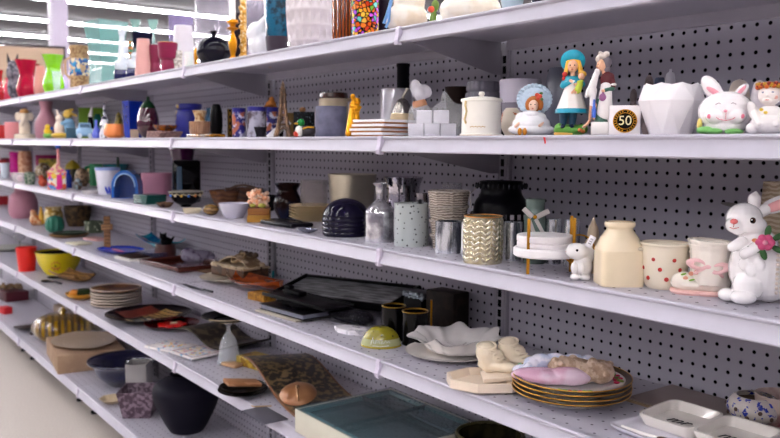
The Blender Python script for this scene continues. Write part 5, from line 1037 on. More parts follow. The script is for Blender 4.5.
# cake plate + wooden figure
s = G(4, 234, 68, None, bot=286); s.h = .016; V(s, 'cream_plate', 'large round cream plate under the carved wooden box', 'plate', [(.55,0),(.62,.3),(.95,.85),(1,1)], M('F2E6CE', .25, coat=.4), seg=48)
px_ = s; t = thing('carved_wooden_box', 'brown wooden box with a carved and painted scalloped lid', 'box', (s.x+.01, s.y+.018, s.z+.0165), .15)
MB().box((0,0,.016),(.20,.11,.032),.002).out('box', M('5A3A20', .5, pat='noise', col2='3E2614', sc=60), t)
MB().box((0,0,.036),(.206,.114,.008),.002).out('lid', M('BCA486', .5, pat='noise', col2='4A3624', sc=30, thr=.6, soft=.03), t)
b = MB()
for i in range(5): b.ell((-.08+i*.04,-.05,.042),(.019,.012,.006)).ell((-.08+i*.04,.035,.044),(.019,.014,.010))
b.out('scalloped_trim', M('C8B496', .5), t)
MB().sheet(lambda u, v: ((u-.5)*.18, .005+(v-.5)*.07, .046+.028*sin(PI*u)), 14, 4, .006).out('arched_carving', M('8A6E50', .5, pat='noise', col2='D0BC9A', sc=28, thr=.5, soft=.04), t)
MB().torus((.01,-.012,.066),.026,.005,(.5,0,0)).out('arched_handle', M('A0845E', .5), t)
for i in range(4):
    MB().ell((-.03+i*.028,.03,.077),(.013,.01,.010)).out('carved_leaf', M('4A3626', .5), t)
s = S(4, 273, 2.6, 271, y=1.40); V(s, 'turquoise_candle', 'thin turquoise candle at the back behind the leaf dish', 'candle', CYL, M('2A9AA8', .4), closed=True, sm=False)
s = S(4, 207, 42, None, base=287); t = thing('table_knife', 'dark flat cake slice with a thin handle lying at the shelf edge', 'cutlery', (s.x, 1.094, s.z), .05)
MB().prism([(-.09,-.006),(0,-.014),(.06,-.006),(.06,.006),(-.09,.006)], 0, .002).out('blade', M('3A3A44', .3, metal=.7), t); MB().tube([(.055,0,.003),(.12,0,.005)], .0035).out('handle', M('15151A', .4), t)
# leaf dish
s = S(4, 258, 64, None, base=290); t = thing('leaf_dish', 'glossy burnt orange wooden leaf shaped dish', 'dish', (s.x, s.y-.01, s.z), .10)
MB().sheet(lambda u, v: ((u-.5)*.30, (v-.5)*.13*max(.12, sin(PI*min(1, u*.95+.04))**.6), .010+.10*(v-.5)**2+.07*(u-.5)**2), 26, 8, .005).out('dish', M('9A4214', .15, pat='waver', col2='6E2A0C', sc=14, coat=.7), t)
s = S(4, 262, 30, None, base=300); rbox('yellow_sponge_box', 'mustard yellow block under the black trays', 'box', s.x, s.y, s.z, (.085,.05,.024), M('B07A1E', .7, pat='noise', col2='8A5A12', sc=90, bump=.6), .002, .15)
# pile: card folder, black book
s = S(4, 292, 80, None, base=314); t = thing('picture_album', 'cream folder with black line drawings under the black book', 'folder', (s.x, s.y, s.z), .12)
MB().box((0,0,.003),(.20,.12,.006),.001).out('folder', M('B8AE9E', .5), t)
b = MB()
for i in range(5): b.tube([(-.085+i*.012,-.045,.0065),(-.07+i*.012,-.03,.0065),(-.078+i*.012,-.01,.0065)], .0012, 5)
b.box((-.05,-.03,.0064),(.06,.004,.0006)).out('black_drawing', M('14120F', .5), t)
t2 = thing('black_hardback', 'black covered book with grey page edges lying on the cream folder', 'book', (s.x+.012, s.y+.018, s.z+.0068), .1)
MB().box((0,0,.008),(.205,.125,.013)).out('pages', M('8A8C9C', .6, pat='wave', col2='6A6C7A', sc=300), t2); MB().box((0,0,.0158),(.212,.132,.0026),.0008).box((0,0,.0013),(.212,.132,.0026),.0008).out('cover', M('0C0B10', .3), t2)
# big black tray with woodgrain
BT = M('08070A', .35)
t = thing('black_serving_tray', 'long black tray with a grey woodgrain inside, resting at the back of the shelf', 'tray', (-2.025, 1.335, SZ[4]+.017), R(8)); t.rotation_euler = (0, R(-3), R(8))
MB().box((0,0,.028),(.50,.13,.006),.001,(R(17),0,0)).out('tray_floor', M('8E8E92', .5, pat='noise', col2='26262A', sc=110, st=(.12,1,1.4), thr=.5, soft=.15), t)
b = MB()
cr, sr = cos(R(17)), sin(R(17))
b.box((0,.068*cr,.028+.068*sr),(.52,.010,.020),.002,(R(17),0,0)).box((0,-.068*cr,.030-.068*sr),(.52,.010,.022),.002,(R(17),0,0)).box((-.256,0,.030),(.010,.14,.022),.002,(R(17),0,0)).box((.256,0,.030),(.010,.14,.022),.002,(R(17),0,0))
b.out('tray_rim', BT, t)
t2 = thing('black_lacquer_tray', 'plain black tray with a shadowed underside in front of the woodgrain tray', 'tray', (S(4, 310, 10, None, y=1.20).x, 1.190, SZ[4]+.030), R(4))
t2.location.z = SZ[4]+.0005
MB().lathe([(0,0),(.04,0),(.045,.018),(.065,.036),(0,.036)], 32, fn=lambda a, r, z: (r*(1+.5*abs(cos(a))), z)).out('foot', BT, t2)
MB().box((0,0,.039),(.32,.10,.006),.002).box((0,-.05,.041),(.32,.006,.010),.002).box((0,.05,.041),(.32,.006,.010),.002).out('tray', BT, t2)
s = S(4, 296, 30, None, y=1.30); 
t = thing('toy_pistol', 'black folded stand lying on the plain black tray', 'stand', (S(4, 300, 5, None, y=1.21).x, 1.193, SZ[4]+.0425), .1)
MB().box((0,0,.008),(.08,.03,.015),.004).out('base', BLK, t); MB().box((-.03,0,.020),(.03,.02,.012),.004).out('clip', BLK, t)
t.name = 'folded_stand'
s = S(4, 350, 60, None, y=1.232); t = T(s, 'mesh_bag', 'flattened black mesh bag lying under the trays', 'bag', rz=.1)
MB().ell((0,0,.017),(.085,.040,.017)).ell((.04,.0,.02),(.05,.032,.019)).out('bag', M('17151B', .35, pat='speck', col2='4A4652', sc=140, thr=.25, bump=1, bsc=90), t, vox=.002)
# marble coaster
s = S(4, 352, 40, None, base=332.5); t = tag(MB().lathe([(0,0),(.040,0),(.042,.002),(.042,.010),(.040,.012),(0,.012)], 8, off=.3, fn=lambda a, r, z: (r*1.15, z)).out('marble_coaster', M('F0ECF0', .25, pat='noise', col2='A8A4AC', sc=40, thr=.62, soft=.05), loc=(s.x, s.y, s.z), rz=.3, ang=30), 'white marble octagonal slab lying left of the glass paperweight', 'coaster')
t.scale = (1.15, .62, 1)
# paperweight
s = G(4, 381, 40, 326, bot=351, ry=26); s.h = min(s.h, .056); t = T(s, 'glass_paperweight', 'half round glass paperweight, yellow green on top with white writing', 'paperweight')
def hd(a, r, z): return r, z
n = 14; R_ = s.w/2; H_ = s.h
pr = [(0,0)] + [(R_*cos(PI/2*i/n)**.8 if i < n else 0, H_*sin(PI/2*i/n)) for i in range(n+1)]
m1 = M('C4C68E', .05, trans=.2, coat=.8)
MB().lathe([(r_, z_) for r_, z_ in pr if z_ < H_*.46]+[(0,H_*.45)], 48, fn=lambda a, r, z: (r*(1-.30*abs(sin(a))), z)).out('clear_base', m1, t)
MB().lathe([(0,H_*.36)]+[(r_, z_) for r_, z_ in pr if z_ >= H_*.36], 48, fn=lambda a, r, z: (r*(1-.30*abs(sin(a))), z)).out('yellow_top', M('8E8618', .05, coat=.8, pat='speck', col2='2E2A10', sc=75, thr=.16), t)
MB().torus((0,0,.003), R_*.985, .0022, sc=(1,.71), seg=40).out('amber_rim', M('B09A1E', .1, coat=.6), t)
b = MB()
def onf(u, v):      # a point on the front of the half dome
    x = R_*.97*u; z = H_*v; k = (1-(z/H_)**2)**.4*R_; y = -.70*math.sqrt(max(0, k*k-x*x)); return (x, y-.0004, z)
for a0, pts in ((0, [(-.52,.22),(-.42,.55),(-.36,.28)]), (1, [(-.3,.25),(-.24,.45),(-.18,.3),(-.12,.42),(-.06,.28)]), (2, [(.0,.3),(.08,.42),(.02,.26),(.16,.3),(.22,.44),(.3,.3),(.38,.38),(.45,.3)]), (3, [(-.42,.16),(0,.13),(.4,.17)])):
    b.tube([onf(*p) for p in pts], .0007, 5)
b.out('white_writing', M('F4F4EE', .4), t)
# black tins with gold rims
for i, (px, w, tp, bt, l) in enumerate(((393.5, 25, 304, 342, 'black candle tin with a gold rim, farther of two beside the paperweight'), (415, 27, 311, 347, 'black candle tin with a gold rim, nearer of two beside the paperweight'))):
    s = G(4, px, w, tp, bot=bt); s.h = min(s.h, .085); t = T(s, 'candle_tin', l, 'tin')
    VP(s, CYL, M('08070A', .15, coat=.5), 'tin', t, sm=False); MB(s.m).torus((0,0,s.h/s.m), w/2-.8, .8, seg=36).out('gold_rim', M('8E6C1E', .3, metal=.8), t)
s = S(4, 420, 26, None, y=1.36); t = T(s, 'beaded_box', 'silver and blue beaded trinket box on a dark stand behind the candle tins', 'box', rz=.1)
MB().box((0,0,.04),(.07,.06,.08),.002).out('dark_stand', BLK, t)
MB().box((0,0,.088),(.08,.05,.015),.004).out('box', M('2A2A34', .3), t)
b = MB(); random.seed(9)
for i in range(26): b.ell((-.038+.003*i,-.026+random.uniform(-.002,.002),.086+random.uniform(-.006,.008)),.0048,seg=8)
b.out('beads', M('B8C4CC', .1, metal=.6, pat='mosaic', col2=['E8EEF0','4A8AB0','A89A8A','6AB0C8'], sc=180), t)
s = S(4, 447, 38, 287, y=1.375); rbox('dark_wooden_box', 'tall dark brown box standing against the pegboard behind the ruffled dish', 'box', s.x, s.y, s.z, (.10,.06,min(s.h,.11)), M('1C1614', .45, pat='noise', col2='2A211D', sc=30), .003, .1)
s = S(4, 431, 2, 300, y=1.30); V(s, 'brass_rod', 'thin brass rod standing right of the candle tins', 'rod', CYL, GOLD, closed=True, sm=False)
# ruffled shell dish on plate
s = G(4, 451, 92, None, bot=367); s.h=.012; OW = M('F4EEEA', .2, coat=.5)
V(s, 'shallow_plate', 'off white round plate under the ruffled dish', 'plate', [(.5,0),(.62,.2),(.95,.8),(1,1)], OW, seg=56)
sx = s; t = thing('ruffled_dish', 'off white ceramic dish with deep ruffled leaf edges', 'dish', (s.x+.012, s.y+.012, s.z+.0125), s.rz)
rr = 43*s.m
def ruf(a, r, z):
    k = r/rr; w_ = cos(a*7+.6); return (r*(1+.075*k*k*w_+.05*k*k*cos(a*13)+.05*k*cos(2*a)), z*(1+.13*k*k*cos(a*7+2.0)+.07*k*cos(a*12)))
MB().lathe(hollow([(rr*.62,0),(rr*.72,.010),(rr*.84,.026),(rr*1.06,.036)], .004), 112, fn=ruf).out('dish', M('F4EFED', .2, coat=.5), t, ang=60)
b = MB()
for i in range(7):
    a = 2*PI*i/7+.3; b.tube([(rr*.15*cos(a),rr*.15*sin(a),.0045),(rr*.52*cos(a),rr*.52*sin(a),.0048)], .0012, 6)
b.out('leaf_veins', M('D8D0CE', .2, coat=.5), t)
# octagonal dish
s = S(4, 492, 80, None, base=383); CR = M('EBD8C4', .3, coat=.3)
s = G(4, 489, 74, None, bot=395, ry=50); hd_ = Vector((s.x, s.y, 0)).normalized()*.018; s.x -= hd_.x; s.y -= hd_.y; s.loc = (s.x, s.y, s.z)
t = thing('octagonal_dish', 'cream ceramic octagonal flat dish under the baby shoes bookend', 'dish', s.loc, s.rz+.2)
o8 = [(cos(2*PI*(i+.5)/8), sin(2*PI*(i+.5)/8)) for i in range(8)]
R8 = 43*s.m; K8 = .76
b = MB()
ro = [[b.bm.verts.new((x*R8*q*1.02, y*R8*q*K8, z)) for x, y in o8] for q, z in ((.86,0),(1.0,.005),(1.0,.023),(.93,.023),(.86,.008))]
for A, B in zip(ro, ro[1:]):
    for i in range(8): b.bm.faces.new((A[i],A[(i+1)%8],B[(i+1)%8],B[i]))
b.bm.faces.new(ro[0]); b.bm.faces.new(ro[-1]); b.out('dish', CR, t, ang=25)
# shoes on slab
q0 = Vector(s.loc)
t = thing('baby_shoes_bookend', 'pair of cream ceramic baby shoes standing on a slanting slab', 'bookend', (s.x+.022, s.y+.034, s.z+.0085), s.rz+.12)
m = s.m*.98
MB(m).box((4,-3,10),(64,34,4.6),1,(0,R(-7),0)).out('slab', CR, t)
MB(m).box((14,-6,3),(36,20,8),1).out('lower_block', CR, t)
SHM = M('EFDFC6', .3, coat=.3)
for i, (dx, dy, z0) in enumerate(((-17,3,12.5),(6,8,16))):
    b = MB(m)
    ax = .55
    b.cap((dx-2,dy+3,z0+5),(dx-5,dy+4,z0+16),10,11.5,4)
    b.cap((dx,dy,z0+5),(dx+14+8*i,dy-8,z0+4.0),7.5,6.0,5)
    b.ell((dx+16+8*i,dy-9,z0+4),(8.5,7,5.5)); b.ell((dx+4,dy-1,z0+13),(8,7,8)).ell((dx-8,dy+5,z0+4),(6,6,5))
    b.out('shoe', SHM, t, vox=m*.75)
    b = MB(m)
    for j in range(4): b.cap((dx-2+j*3.0,dy-7.4-j*1.0,z0+19-j*3.2),(dx+7+j*2.6,dy-3-j*1.4,z0+19-j*3.0),.9)
    b.out('laces', SHM, t)
    MB(m).torus((dx-5.2,dy+4.2,z0+23), 9.6, 1.2, (.15,-.12,0)).out('rolled_cuff', SHM, t)
# 4 gold rimmed plates
s0 = G(4, 570.5, 117, None, bot=418)
PM = M('F1ECEA', .12, coat=.6)
for i in range(4):
    q = up(s0, i*.0088); q.h = .022
    t = thing('dinner_plate', ('lowest white plate with gold rim under the pink lady figurine','second white plate from the bottom with gold rim','third white plate from the bottom with gold rim','top white plate with gold rim and red roses')[i], 'plate', (q.x+.0015*(i%2), q.y, q.z), 0, 'gold rimmed plates')
    VP(q, [(.55,0),(.57,.10),(.62,.22),(.97,.93),(.985,1)], PM, 'plate', t, seg=64, t=.003)
    R1 = q.w/2
    MB().lathe([(R1*.885,.0188),(R1*.885,.0196),(R1*.99,.0232),(R1*1.0,.0226),(R1*.99,.0205),(R1*.96,.019)], 64).out('gold_band', M('4A2E12', .3, metal=.3, coat=.3), t)
    MB().torus((0,0,.0226), R1*.992, .0011, seg=64).out('gold_edge', M('C8963A', .3, metal=.6), t)
R1 = s0.w/2
def onplate(a, k): return (R1*k*cos(a), R1*k*sin(a), .0085+ (k-.62)/.35*.0165)
b = MB(); b2 = MB()
for a0 in (s0.rz+.25, s0.rz+PI*.98, s0.rz-1.5, s0.rz+1.7):
    for i in range(7):
        a = a0-.30+i*.10; p = onplate(a, .74+.05*(i%2)); (b if i % 2 == 0 else b2).ell((p[0],p[1],p[2]-.0005),(.0062,.0062,.0022),seg=8)
        p = onplate(a, .82-.05*(i%2)); (b2 if i % 3 == 0 else b).ell((p[0],p[1],p[2]-.0005),(.0048,.0048,.002),seg=8)
b.out('red_roses', M('C8325A', .3), t); b2.out('green_leaves', M('7AA04A', .35), t)
# pink lady figurine lying on the plates
t = thing('lying_lady_figurine', 'porcelain figurine lying on its side, pearly pink skirt, pale blue frills and tan rocks', 'figurine', (s0.x-.008, s0.y-.008, s0.z+.0264+.0070), s0.rz+.02)
m = s0.m
PKP = M('E0AFC8', .1, coat=1, pat='noise', col2='EBCFE0', sc=18, bump=.3, bsc=40)
MB(m).ell((-18,-8,7),(34,14,8),(0,.05,.05)).ell((4,-8,8.5),(22,14,9.5)).ell((-42,-6,6),(12,8,5.5)).out('pink_skirt', PKP, t, vox=m*.7)
b = MB(m)
b.ell((-42,0,9),(11,8,6)).ell((-33,4,15),(9,7,8)).ell((-46,-4,7),(5,5,5)).ell((-24,6,18),(12,6,8)).ell((-10,8,20),(12,5,7)).ell((8,9,21),(11,5,6)).ell((22,8,22),(7,5,5)).ell((-36,-2,13),(5,5,5))
b.out('pale_blue_frill', M('C8D0EA', .15, coat=.6, pat='noise', col2='E8E6F4', sc=60, bump=1, bsc=90), t, vox=m*.6)
b = MB(m); random.seed(5)
b.ell((6,2,15),(24,12,10)).ell((34,2,12),(14,13,12)).ell((20,-2,12),(16,12,10))
for i in range(30):
    b.ell((random.uniform(-12,44), random.uniform(-9,10), random.uniform(8,24)*(1 if True else 1)-abs(random.uniform(-1,1))*2), random.uniform(3,5.5), seg=8)
b.out('tan_rocks', M('D6BCA6', .5, pat='noise', col2='B4967E', sc=60, bump=.8, bsc=140), t, vox=m*.7)
MB(m).ell((-48,-7,7),(4.5,3.5,3)).ell((-45,4,12),(3,3,3)).out('green_leaves', M('8ABF9A', .4), t)
# boards on the right
s = S(4, 690, 130, None, base=398)
t = thing('flat_board', 'large flat taupe board lying at the back right of the shelf', 'board', (-.80, 1.352, s.z), 0)
MB().box((0,0,.0065),(.30,.145,.004),.0015).out('upper_board', M('9C8C88', .5, pat='noise', col2='8A7A76', sc=8, soft=.3), t)
MB().box((.0,-.003,.0022),(.306,.145,.0042),.001).out('lower_board', M('B89E80', .5), t)
# divided tray 'mr'
def tray(name, lab, x, y, z, rz, L, Wd, H, parts=1, mat=None, tilt=(0,0), cat='tray'):
    t = thing(name, lab, cat, (x, y, z), rz); t.rotation_euler = (tilt[0], tilt[1], rz)
    cell = L/parts
    for i in range(parts):
        cx = -L/2+cell*(i+.5); b = MB(); rings = []
        for q, zz, ins in ((.84,0,0),(1.0,H*.8,0),(1.0,H,0),(1.0,H,.004),(1.0,H*.85,.006),(.84,.006,.004)):
            pts = []
            a_, b_ = cell/2*(q if parts == 1 else q**.4)-ins+.0004*0, Wd/2*q-ins; rd = min(a_, b_)*.32
            for c4, (sx_, sy_) in enumerate(((1,1),(-1,1),(-1,-1),(1,-1))):
                for j in range(5):
                    a = PI/2*c4+PI/2*j/4; pts.append((cx+sx_*(a_-rd)+rd*cos(a), sy_*(b_-rd)+rd*sin(a), zz))
            rings.append([b.bm.verts.new(p) for p in pts])
        for A, B in zip(rings, rings[1:]):
            n_ = len(A)
            for k in range(n_): b.bm.faces.new((A[k],A[(k+1)%n_],B[(k+1)%n_],B[k]))
        b.bm.faces.new(rings[0]); b.bm.faces.new(rings[-1]); b.out('tray_well' if parts > 1 else 'tray', mat, t, ang=50)
    return t
TW = M('EAE3DC', .15, coat=.6)
c0 = onz(704, 424, SZ[4]+.012)
t = tray('divided_tray', 'glossy white divided tray with black script in its wells', -.742, 1.222, SZ[4]+.0100, 0, .21, .112, .021, 2, TW, (R(2.5), 0))
words('mr', .034, M('1A181C', .4), 'black_script', t, (-.054,-.004,.0068), (0,0,.05), .0003, .35)
words('mrs', .034, M('1A181C', .4), 'black_script', t, (.050,-.004,.0068), (0,0,.05), .0003, .35)
c1 = onz(652, 432, SZ[4]+.01)
t = tray('white_dish', 'plain white rectangular dish under the divided tray', -.800, 1.163, SZ[4]+.0004, -.10, .14, .095, .010, 1, M('E4E0EC', .2, coat=.5), cat='dish')
t = thing('dessert_spoon', 'white spoon with a brown tip lying in the plain white dish', 'cutlery', (-.80, 1.122, SZ[4]+.0105), -.10)
MB().tube([(-.045,0,.002),(0,0,.003),(.035,0,.006)], [.002,.003,.0025]).out('handle', PORC, t); MB().ell((.045,0,.007),(.014,.008,.003)).out('brown_tip', M('5A3A2A', .4), t)
# speckled pot
s = G(4, 752, 54, 398, bot=432); s.h = min(s.h, .052); s.h = .045; s = up(G(4, 753, 52, None, bot=434), .009); s.h = .046
t = T(s, 'speckled_pot', 'small round white pot spattered with blue and brown dots', 'pot')
VP(s, [(.55,0),(.9,.25),(1,.55),(.88,.85),(.70,.98),(.68,1)], M('CFC6C0', .25, pat='noise', col2='3644A8', sc=110, thr=.60, soft=.02, coat=.4), 'pot', t, seg=40)
MB(s.m).lathe([(0,s.h/s.m*.8),(18,s.h/s.m*.8)], 32).out('brown_filling', M('5E4630', .8), t)
b = MB(s.m)
for i in range(14):
    a = 2*PI*i/14; z_ = (12,20)[i%2]*s.h/s.m/34; b.ell((26*cos(a),26*sin(a),z_*1.0),(1.2,2.2,2.2),(0,0,a),seg=10)
b.out('brown_dots', M('5A4238', .4), t)
s = S(4, 778, 46, None, y=1.375); s.h = .06; V(s, 'painted_bowl', 'cream bowl with a maroon inside at the far right edge of the fourth shelf', 'bowl', [(.5,0),(.9,.5),(1,1)], M('C8B4AC', .3, pat='noise', col2='7A3A44', sc=14, thr=.55, soft=.05))
# ================================================================ fifth shelf
s = S(5, 10, 44, None, y=1.25); s.h = .02; V(s, 'white_plate', 'white plate with green leaves at the far left of the fifth shelf', 'plate', [(.55,0),(.95,.8),(1,1)], M('B8BAB0', .3, pat='noise', col2='4A6A3A', sc=14, thr=.62, soft=.04))
s = S(5, 20, 12, 233, y=1.30); V(s, 'stemmed_glass', 'clear stemmed glass behind the red cup', 'glass', [(.8,0),(.2,.06),(.15,.45),(.7,.6),(1,.85),(.9,1)], glass('D8D8E0'))
s = G(5, 27, 20, 247, bot=272); V(s, 'tumbler', 'bright red plastic cup at the left of the fifth shelf', 'cup', [(.78,0),(1,1)], M('E01E18', .35), sm=False)
s = G(5, 59.5, 45, 251, bot=277); t = T(s, 'flower_bowl', 'yellow bowl with a dark inside and a red flower painted on the front', 'bowl')
VP(s, [(.55,0),(.6,.05),(.85,.45),(1,1)], M('DCC81C', .2, coat=.5), 'bowl', t, seg=48)
b = MB(s.m); R1 = 22.5; hh = s.h/s.m
def onb(dx, zz):
    k = .6+.4*min(1, max(0, (zz/hh-.05)/.95))**.75; r_ = R1*k*.995; return (dx, -math.sqrt(max(1, r_*r_-dx*dx)), zz)
for i in range(10):
    a = 2*PI*i/10; p = [onb(-3+q*cos(a), hh*.48+q*sin(a)*.9) for q in (2.2,4.2,6.4)]; b.tube(p, [.9,1.1,.3], 6)
b.out('red_petals', M('C0281A', .35), t); MB(s.m).ell(onb(-3, hh*.48),(1.8,1,1.6)).out('black_centre', BLK, t)
VP(s, [(.3,.4),(.93,.93)], M('2A2018', .4), 'dark_inside', t, t=.0008, seg=48)
SPN = M('0C0C10', .3)
for i in range(2):
    s = S(5, 50+i*8, 10, None, base=283-i*4); t = thing('ladle', ('black serving spoon at the shelf edge before the yellow bowl','second black serving spoon, behind the first one')[i], 'spoon', (s.x, s.y, s.z), .3+i*.3)
    MB().ell((-.04,0,.007),(.032,.024,.007)).out('spoon_head', SPN, t); MB().tube([(-.01,0,.008),(.05,0,.012),(.11,0,.008)], .005).out('handle', SPN, t)
s = S(5, 72, 40, None, y=1.24); t = thing('corn_dish', 'tan leaf shaped basket dish behind the yellow fruit dish', 'dish', s.loc, .2)
MB().sheet(lambda u, v: ((u-.5)*.30, (v-.5)*.12, .010+.12*(v-.5)**2+.05*(u-.5)**2), 16, 8, .008).out('dish', M('9A6E34', .6, pat='waver', col2='6E4A1E', sc=22, bump=.8, bsc=80), t)
s = G(5, 82, 32, None, bot=301); t = T(s, 'fruit_dish', 'golden yellow dish with a dark green leaf in it', 'dish'); s.h=.028
VP(s, [(.5,0),(.85,.5),(1,1)], M('D0900E', .35, coat=.3), 'dish', t); MB(s.m).ell((2,0,6),(12,8,4)).out('green_leaf', M('26301A', .5), t); MB(s.m).ell((-7,-3,6),(5,4,4)).out('orange_fruit', M('C87A14', .4), t)
# stack of plates
s = G(5, 116.5, 49, None, bot=309)
for i in range(6):
    q = up(s, i*.0135); q.h = .0125; q.x += .003*(-1)**i*(i > 1)
    q.loc = (q.x, q.y, q.z)
    V(q, 'rimmed_plate', ('lowest beige plate of the stack of six','second beige plate from below','third beige plate from below','fourth beige plate from below','fifth beige plate from below','top beige plate with a brown painted centre')[i], 'plate', [(.7,0),(.75,.3),(.98,.55),(1,1)], M('D4C4B4', .35, pat=None) if i < 5 else M('4A2018', .3, pat='noise', col2='8A5A28', sc=9, thr=.5, soft=.03), 'stack of six beige plates', seg=40)
q = up(s, 5*.0135); tag(MB().torus((0,0,0), s.w/2*.97, .0035, seg=48).out('plate_rim_ring', M('D4C4B4', .35), loc=(q.x-.003, q.y, q.z+.0125)), 'beige rim ring of the top plate in the stack', 'plate')
o = bpy.data.objects['plate_rim_ring']; pl = [x for x in bpy.data.objects if x.get('label') == 'top beige plate with a brown painted centre'][0]
o.parent = pl; o.location = (0, 0, .0125); del o['label']; del o['category']; o.name = 'beige_rim'
# giraffe plate
s = G(5, 149, 84, None, bot=328); s.h = .03
t = T(s, 'patterned_bowl', 'wide dark bowl painted with animal print and cream stripes', 'bowl', rz=.2)
VP(s, [(.45,0),(.5,.08),(.85,.6),(1,1)], M('150C10', .15, coat=.6), 'bowl', t, seg=56)
def spat(x0, x1, y0, y1, mat, nm, par, z0=.006, k=.62):
    R1 = s.w/2
    def f(u, v):
        x = (x0+(x1-x0)*u)*R1; y = (y0+(y1-y0)*v)*R1; rr = math.hypot(x, y)/R1
        return (x, y, .0045+max(0, (rr-.42))/.55*.027)
    MB().sheet(f, 14, 14, .0008).out(nm, mat, par)
spat(-.30,.40,.02,.66,M('D0AA5E', .3),'yellow_panel',t)
spat(-.10,.66,-.56,.02,M('D8BE84', .3),'striped_panel',t)
R1 = s.w/2; b = MB()
def pz(x, y): return .0062+max(0, (math.hypot(x, y)-.42))/.55*.027
for i in range(5):
    for j in range(4):
        x = -.24+i*.145+.07*(j % 2); y = .09+j*.155
        if math.hypot(x, y) < .74: b.ell((x*R1, y*R1, pz(x, y)), (.0095,.0085,.0012), seg=10)
b.out('black_spots', M('120A08', .3), t)
b = MB()
for j in range(4):
    y = -.05-j*.14; b.tube([((-.08+.72*q/6)*R1, (y+.03*sin(q))*R1, pz(-.08+.72*q/6, y)) for q in range(7)], .0042, 6)
b.out('black_stripes', M('120A08', .3), t)
spat(-.74,-.30,-.45,.52,M('5E1C14', .3, pat='noise', col2='74281C', sc=12),'red_panel',t)
s = S(5, 172, 54, None, base=327); s.h = .02
t = T(s, 'red_plate', 'dark red plate with a bright red flower in the middle', 'plate')
VP(s, [(.5,0),(.58,.1),(.95,.8),(1,1)], M('5A1014', .2, coat=.5), 'plate', t, seg=48)
b = MB(s.m)
for i in range(7):
    a = 2*PI*i/7; b.ell((8*cos(a),8*sin(a),2.6),(7,5,1.6),(0,0,a))
b.out('red_flower', M('E0140E', .3), t, vox=s.m*.6); MB(s.m).ell((2,1,4),(4,3,1)).out('cream_streak', M('D8C4A0', .4), t)
# floral tiles
TM = M('ECE4E2', .2, pat='noise', col2='6AA0C8', sc=70, thr=.60, soft=.03)
for i, (px, by) in enumerate(((171, 347), (196, 355))):
    s = S(5, px, 40, None, base=by)
    t = thing('floral_tile', ('white tile with small blue and yellow flowers, farther of two','white tile with small flowers inside a maroon line border, nearer of two')[i], 'tile', (s.x, s.y, s.z+.006*i), .35-.2*i)
    t.scale = (1.18,1.22,1)
    MB().box((0,0,.004),(.125,.105,.008),.001).out('tile', TM, t)
    b = MB(); random.seed(i)
    for q in range(12): b.ell((random.uniform(-.04,.04),random.uniform(-.03,.03),.008),(.005,.004,.0008),seg=8)
    b.out('yellow_flowers', M('D8B030', .4), t); b = MB()
    for q in range(9): b.ell((random.uniform(-.04,.04),random.uniform(-.03,.03),.008),(.004,.005,.0009),seg=8)
    b.out('red_flowers', M('C04A40', .4), t); b = MB()
    for c_, z_ in (((0,-.045,.0083),(.115,.003,.0006)),((0,.045,.0083),(.115,.003,.0006)),((-.056,0,.0083),(.003,.093,.0006)),((.056,0,.0083),(.003,.093,.0006))): b.box(c_, z_)
    b.out('line_border', M('6E1C24' if i else 'B8A8B0', .4), t)
# black plate with cream part and the stand
s = S(5, 222, 54, None, y=1.14); zt = .085
s = S(5, 222, 54, None, y=1.215)
t = thing('pedestal_plate', 'black and cream plate resting on the upturned glass', 'plate', (s.x, s.y, s.z), .2)
q = up(s, 0); q.h = .02
VP(q, [(.4,0),(.55,.15),(.95,.8),(1,1)], M('14131A', .15, coat=.6), 'plate', t, seg=48)
R1 = q.w/2
MB().lathe([(R1*.56,.0035),(R1*.93,.0155),(R1*.97,.019),(R1*.97,.0215),(R1*.9,.0185),(R1*.55,.0065)], 48, fn=lambda a, r, z: (r*1.012, z)).out('rim', M('14131A', .15), t)
b = MB(); b.bm.verts.ensure_lookup_table()
def crs(u, v):
    a = -PI*.45+u*PI*.62; r_ = R1*(.5+.52*v); return (r_*cos(a), r_*sin(a), .0015+.0205*max(0, (r_/R1-.45))/.55)
MB().sheet(crs, 16, 6, .003).out('cream_section', M('C8B48C', .25, coat=.4), t)
s2 = G(5, 229, 25, 322, bot=366)
V(s2, 'upturned_goblet', 'clear glass goblet turned upside down under the black and cream plate', 'glass', [(1,0),(.85,.08),(.72,.4),(.5,.62),(.2,.76),(.16,.88),(.5,1)], glass('E8ECF2', .03, .5), fn=lambda a, r, z: (r*(1+.04*cos(a*8)), z), seg=64)
t.location = (s2.x-.012, s2.y+.008, s2.z+s2.h+.001)
# dark patterned scroll tray + yellow cards
s = S(5, 226, 60, None, y=1.33); t = thing('curled_tray', 'dark mottled tray with curled up ends at the back, farther of two', 'tray', (s.x, 1.32, s.z), .15)
def wav(u, v): return ((u-.5)*.34, (v-.5)*.19, .031+.022*sin(2*PI*(u*.9+.1)))
MB().sheet(wav, 28, 4, .007).out('tray', M('2E2824', .35, pat='noise', col2='5A5040', sc=30, thr=.55, soft=.05, coat=.3), t)
s = S(5, 258, 46, None, y=1.275); rbox('yellow_card_box', 'yellow printed card box behind the upturned goblet', 'box', s.x, s.y, s.z, (.13,.085,.032), M('A8841E', .5, pat='mosaic', col2=['B8922A','C8A83E','8A6414','D0B85A'], sc=45, thr=.03), .001, .2)
s = S(5, 284, 46, None, y=1.325); rbox('green_card_box', 'dull green printed card box beside the yellow one', 'box', s.x+.01, s.y, s.z, (.12,.09,.012), M('6A6428', .5, pat='mosaic', col2=['6E6A30','857A3A','4E4A20'], sc=40, thr=.03), .001, .1)
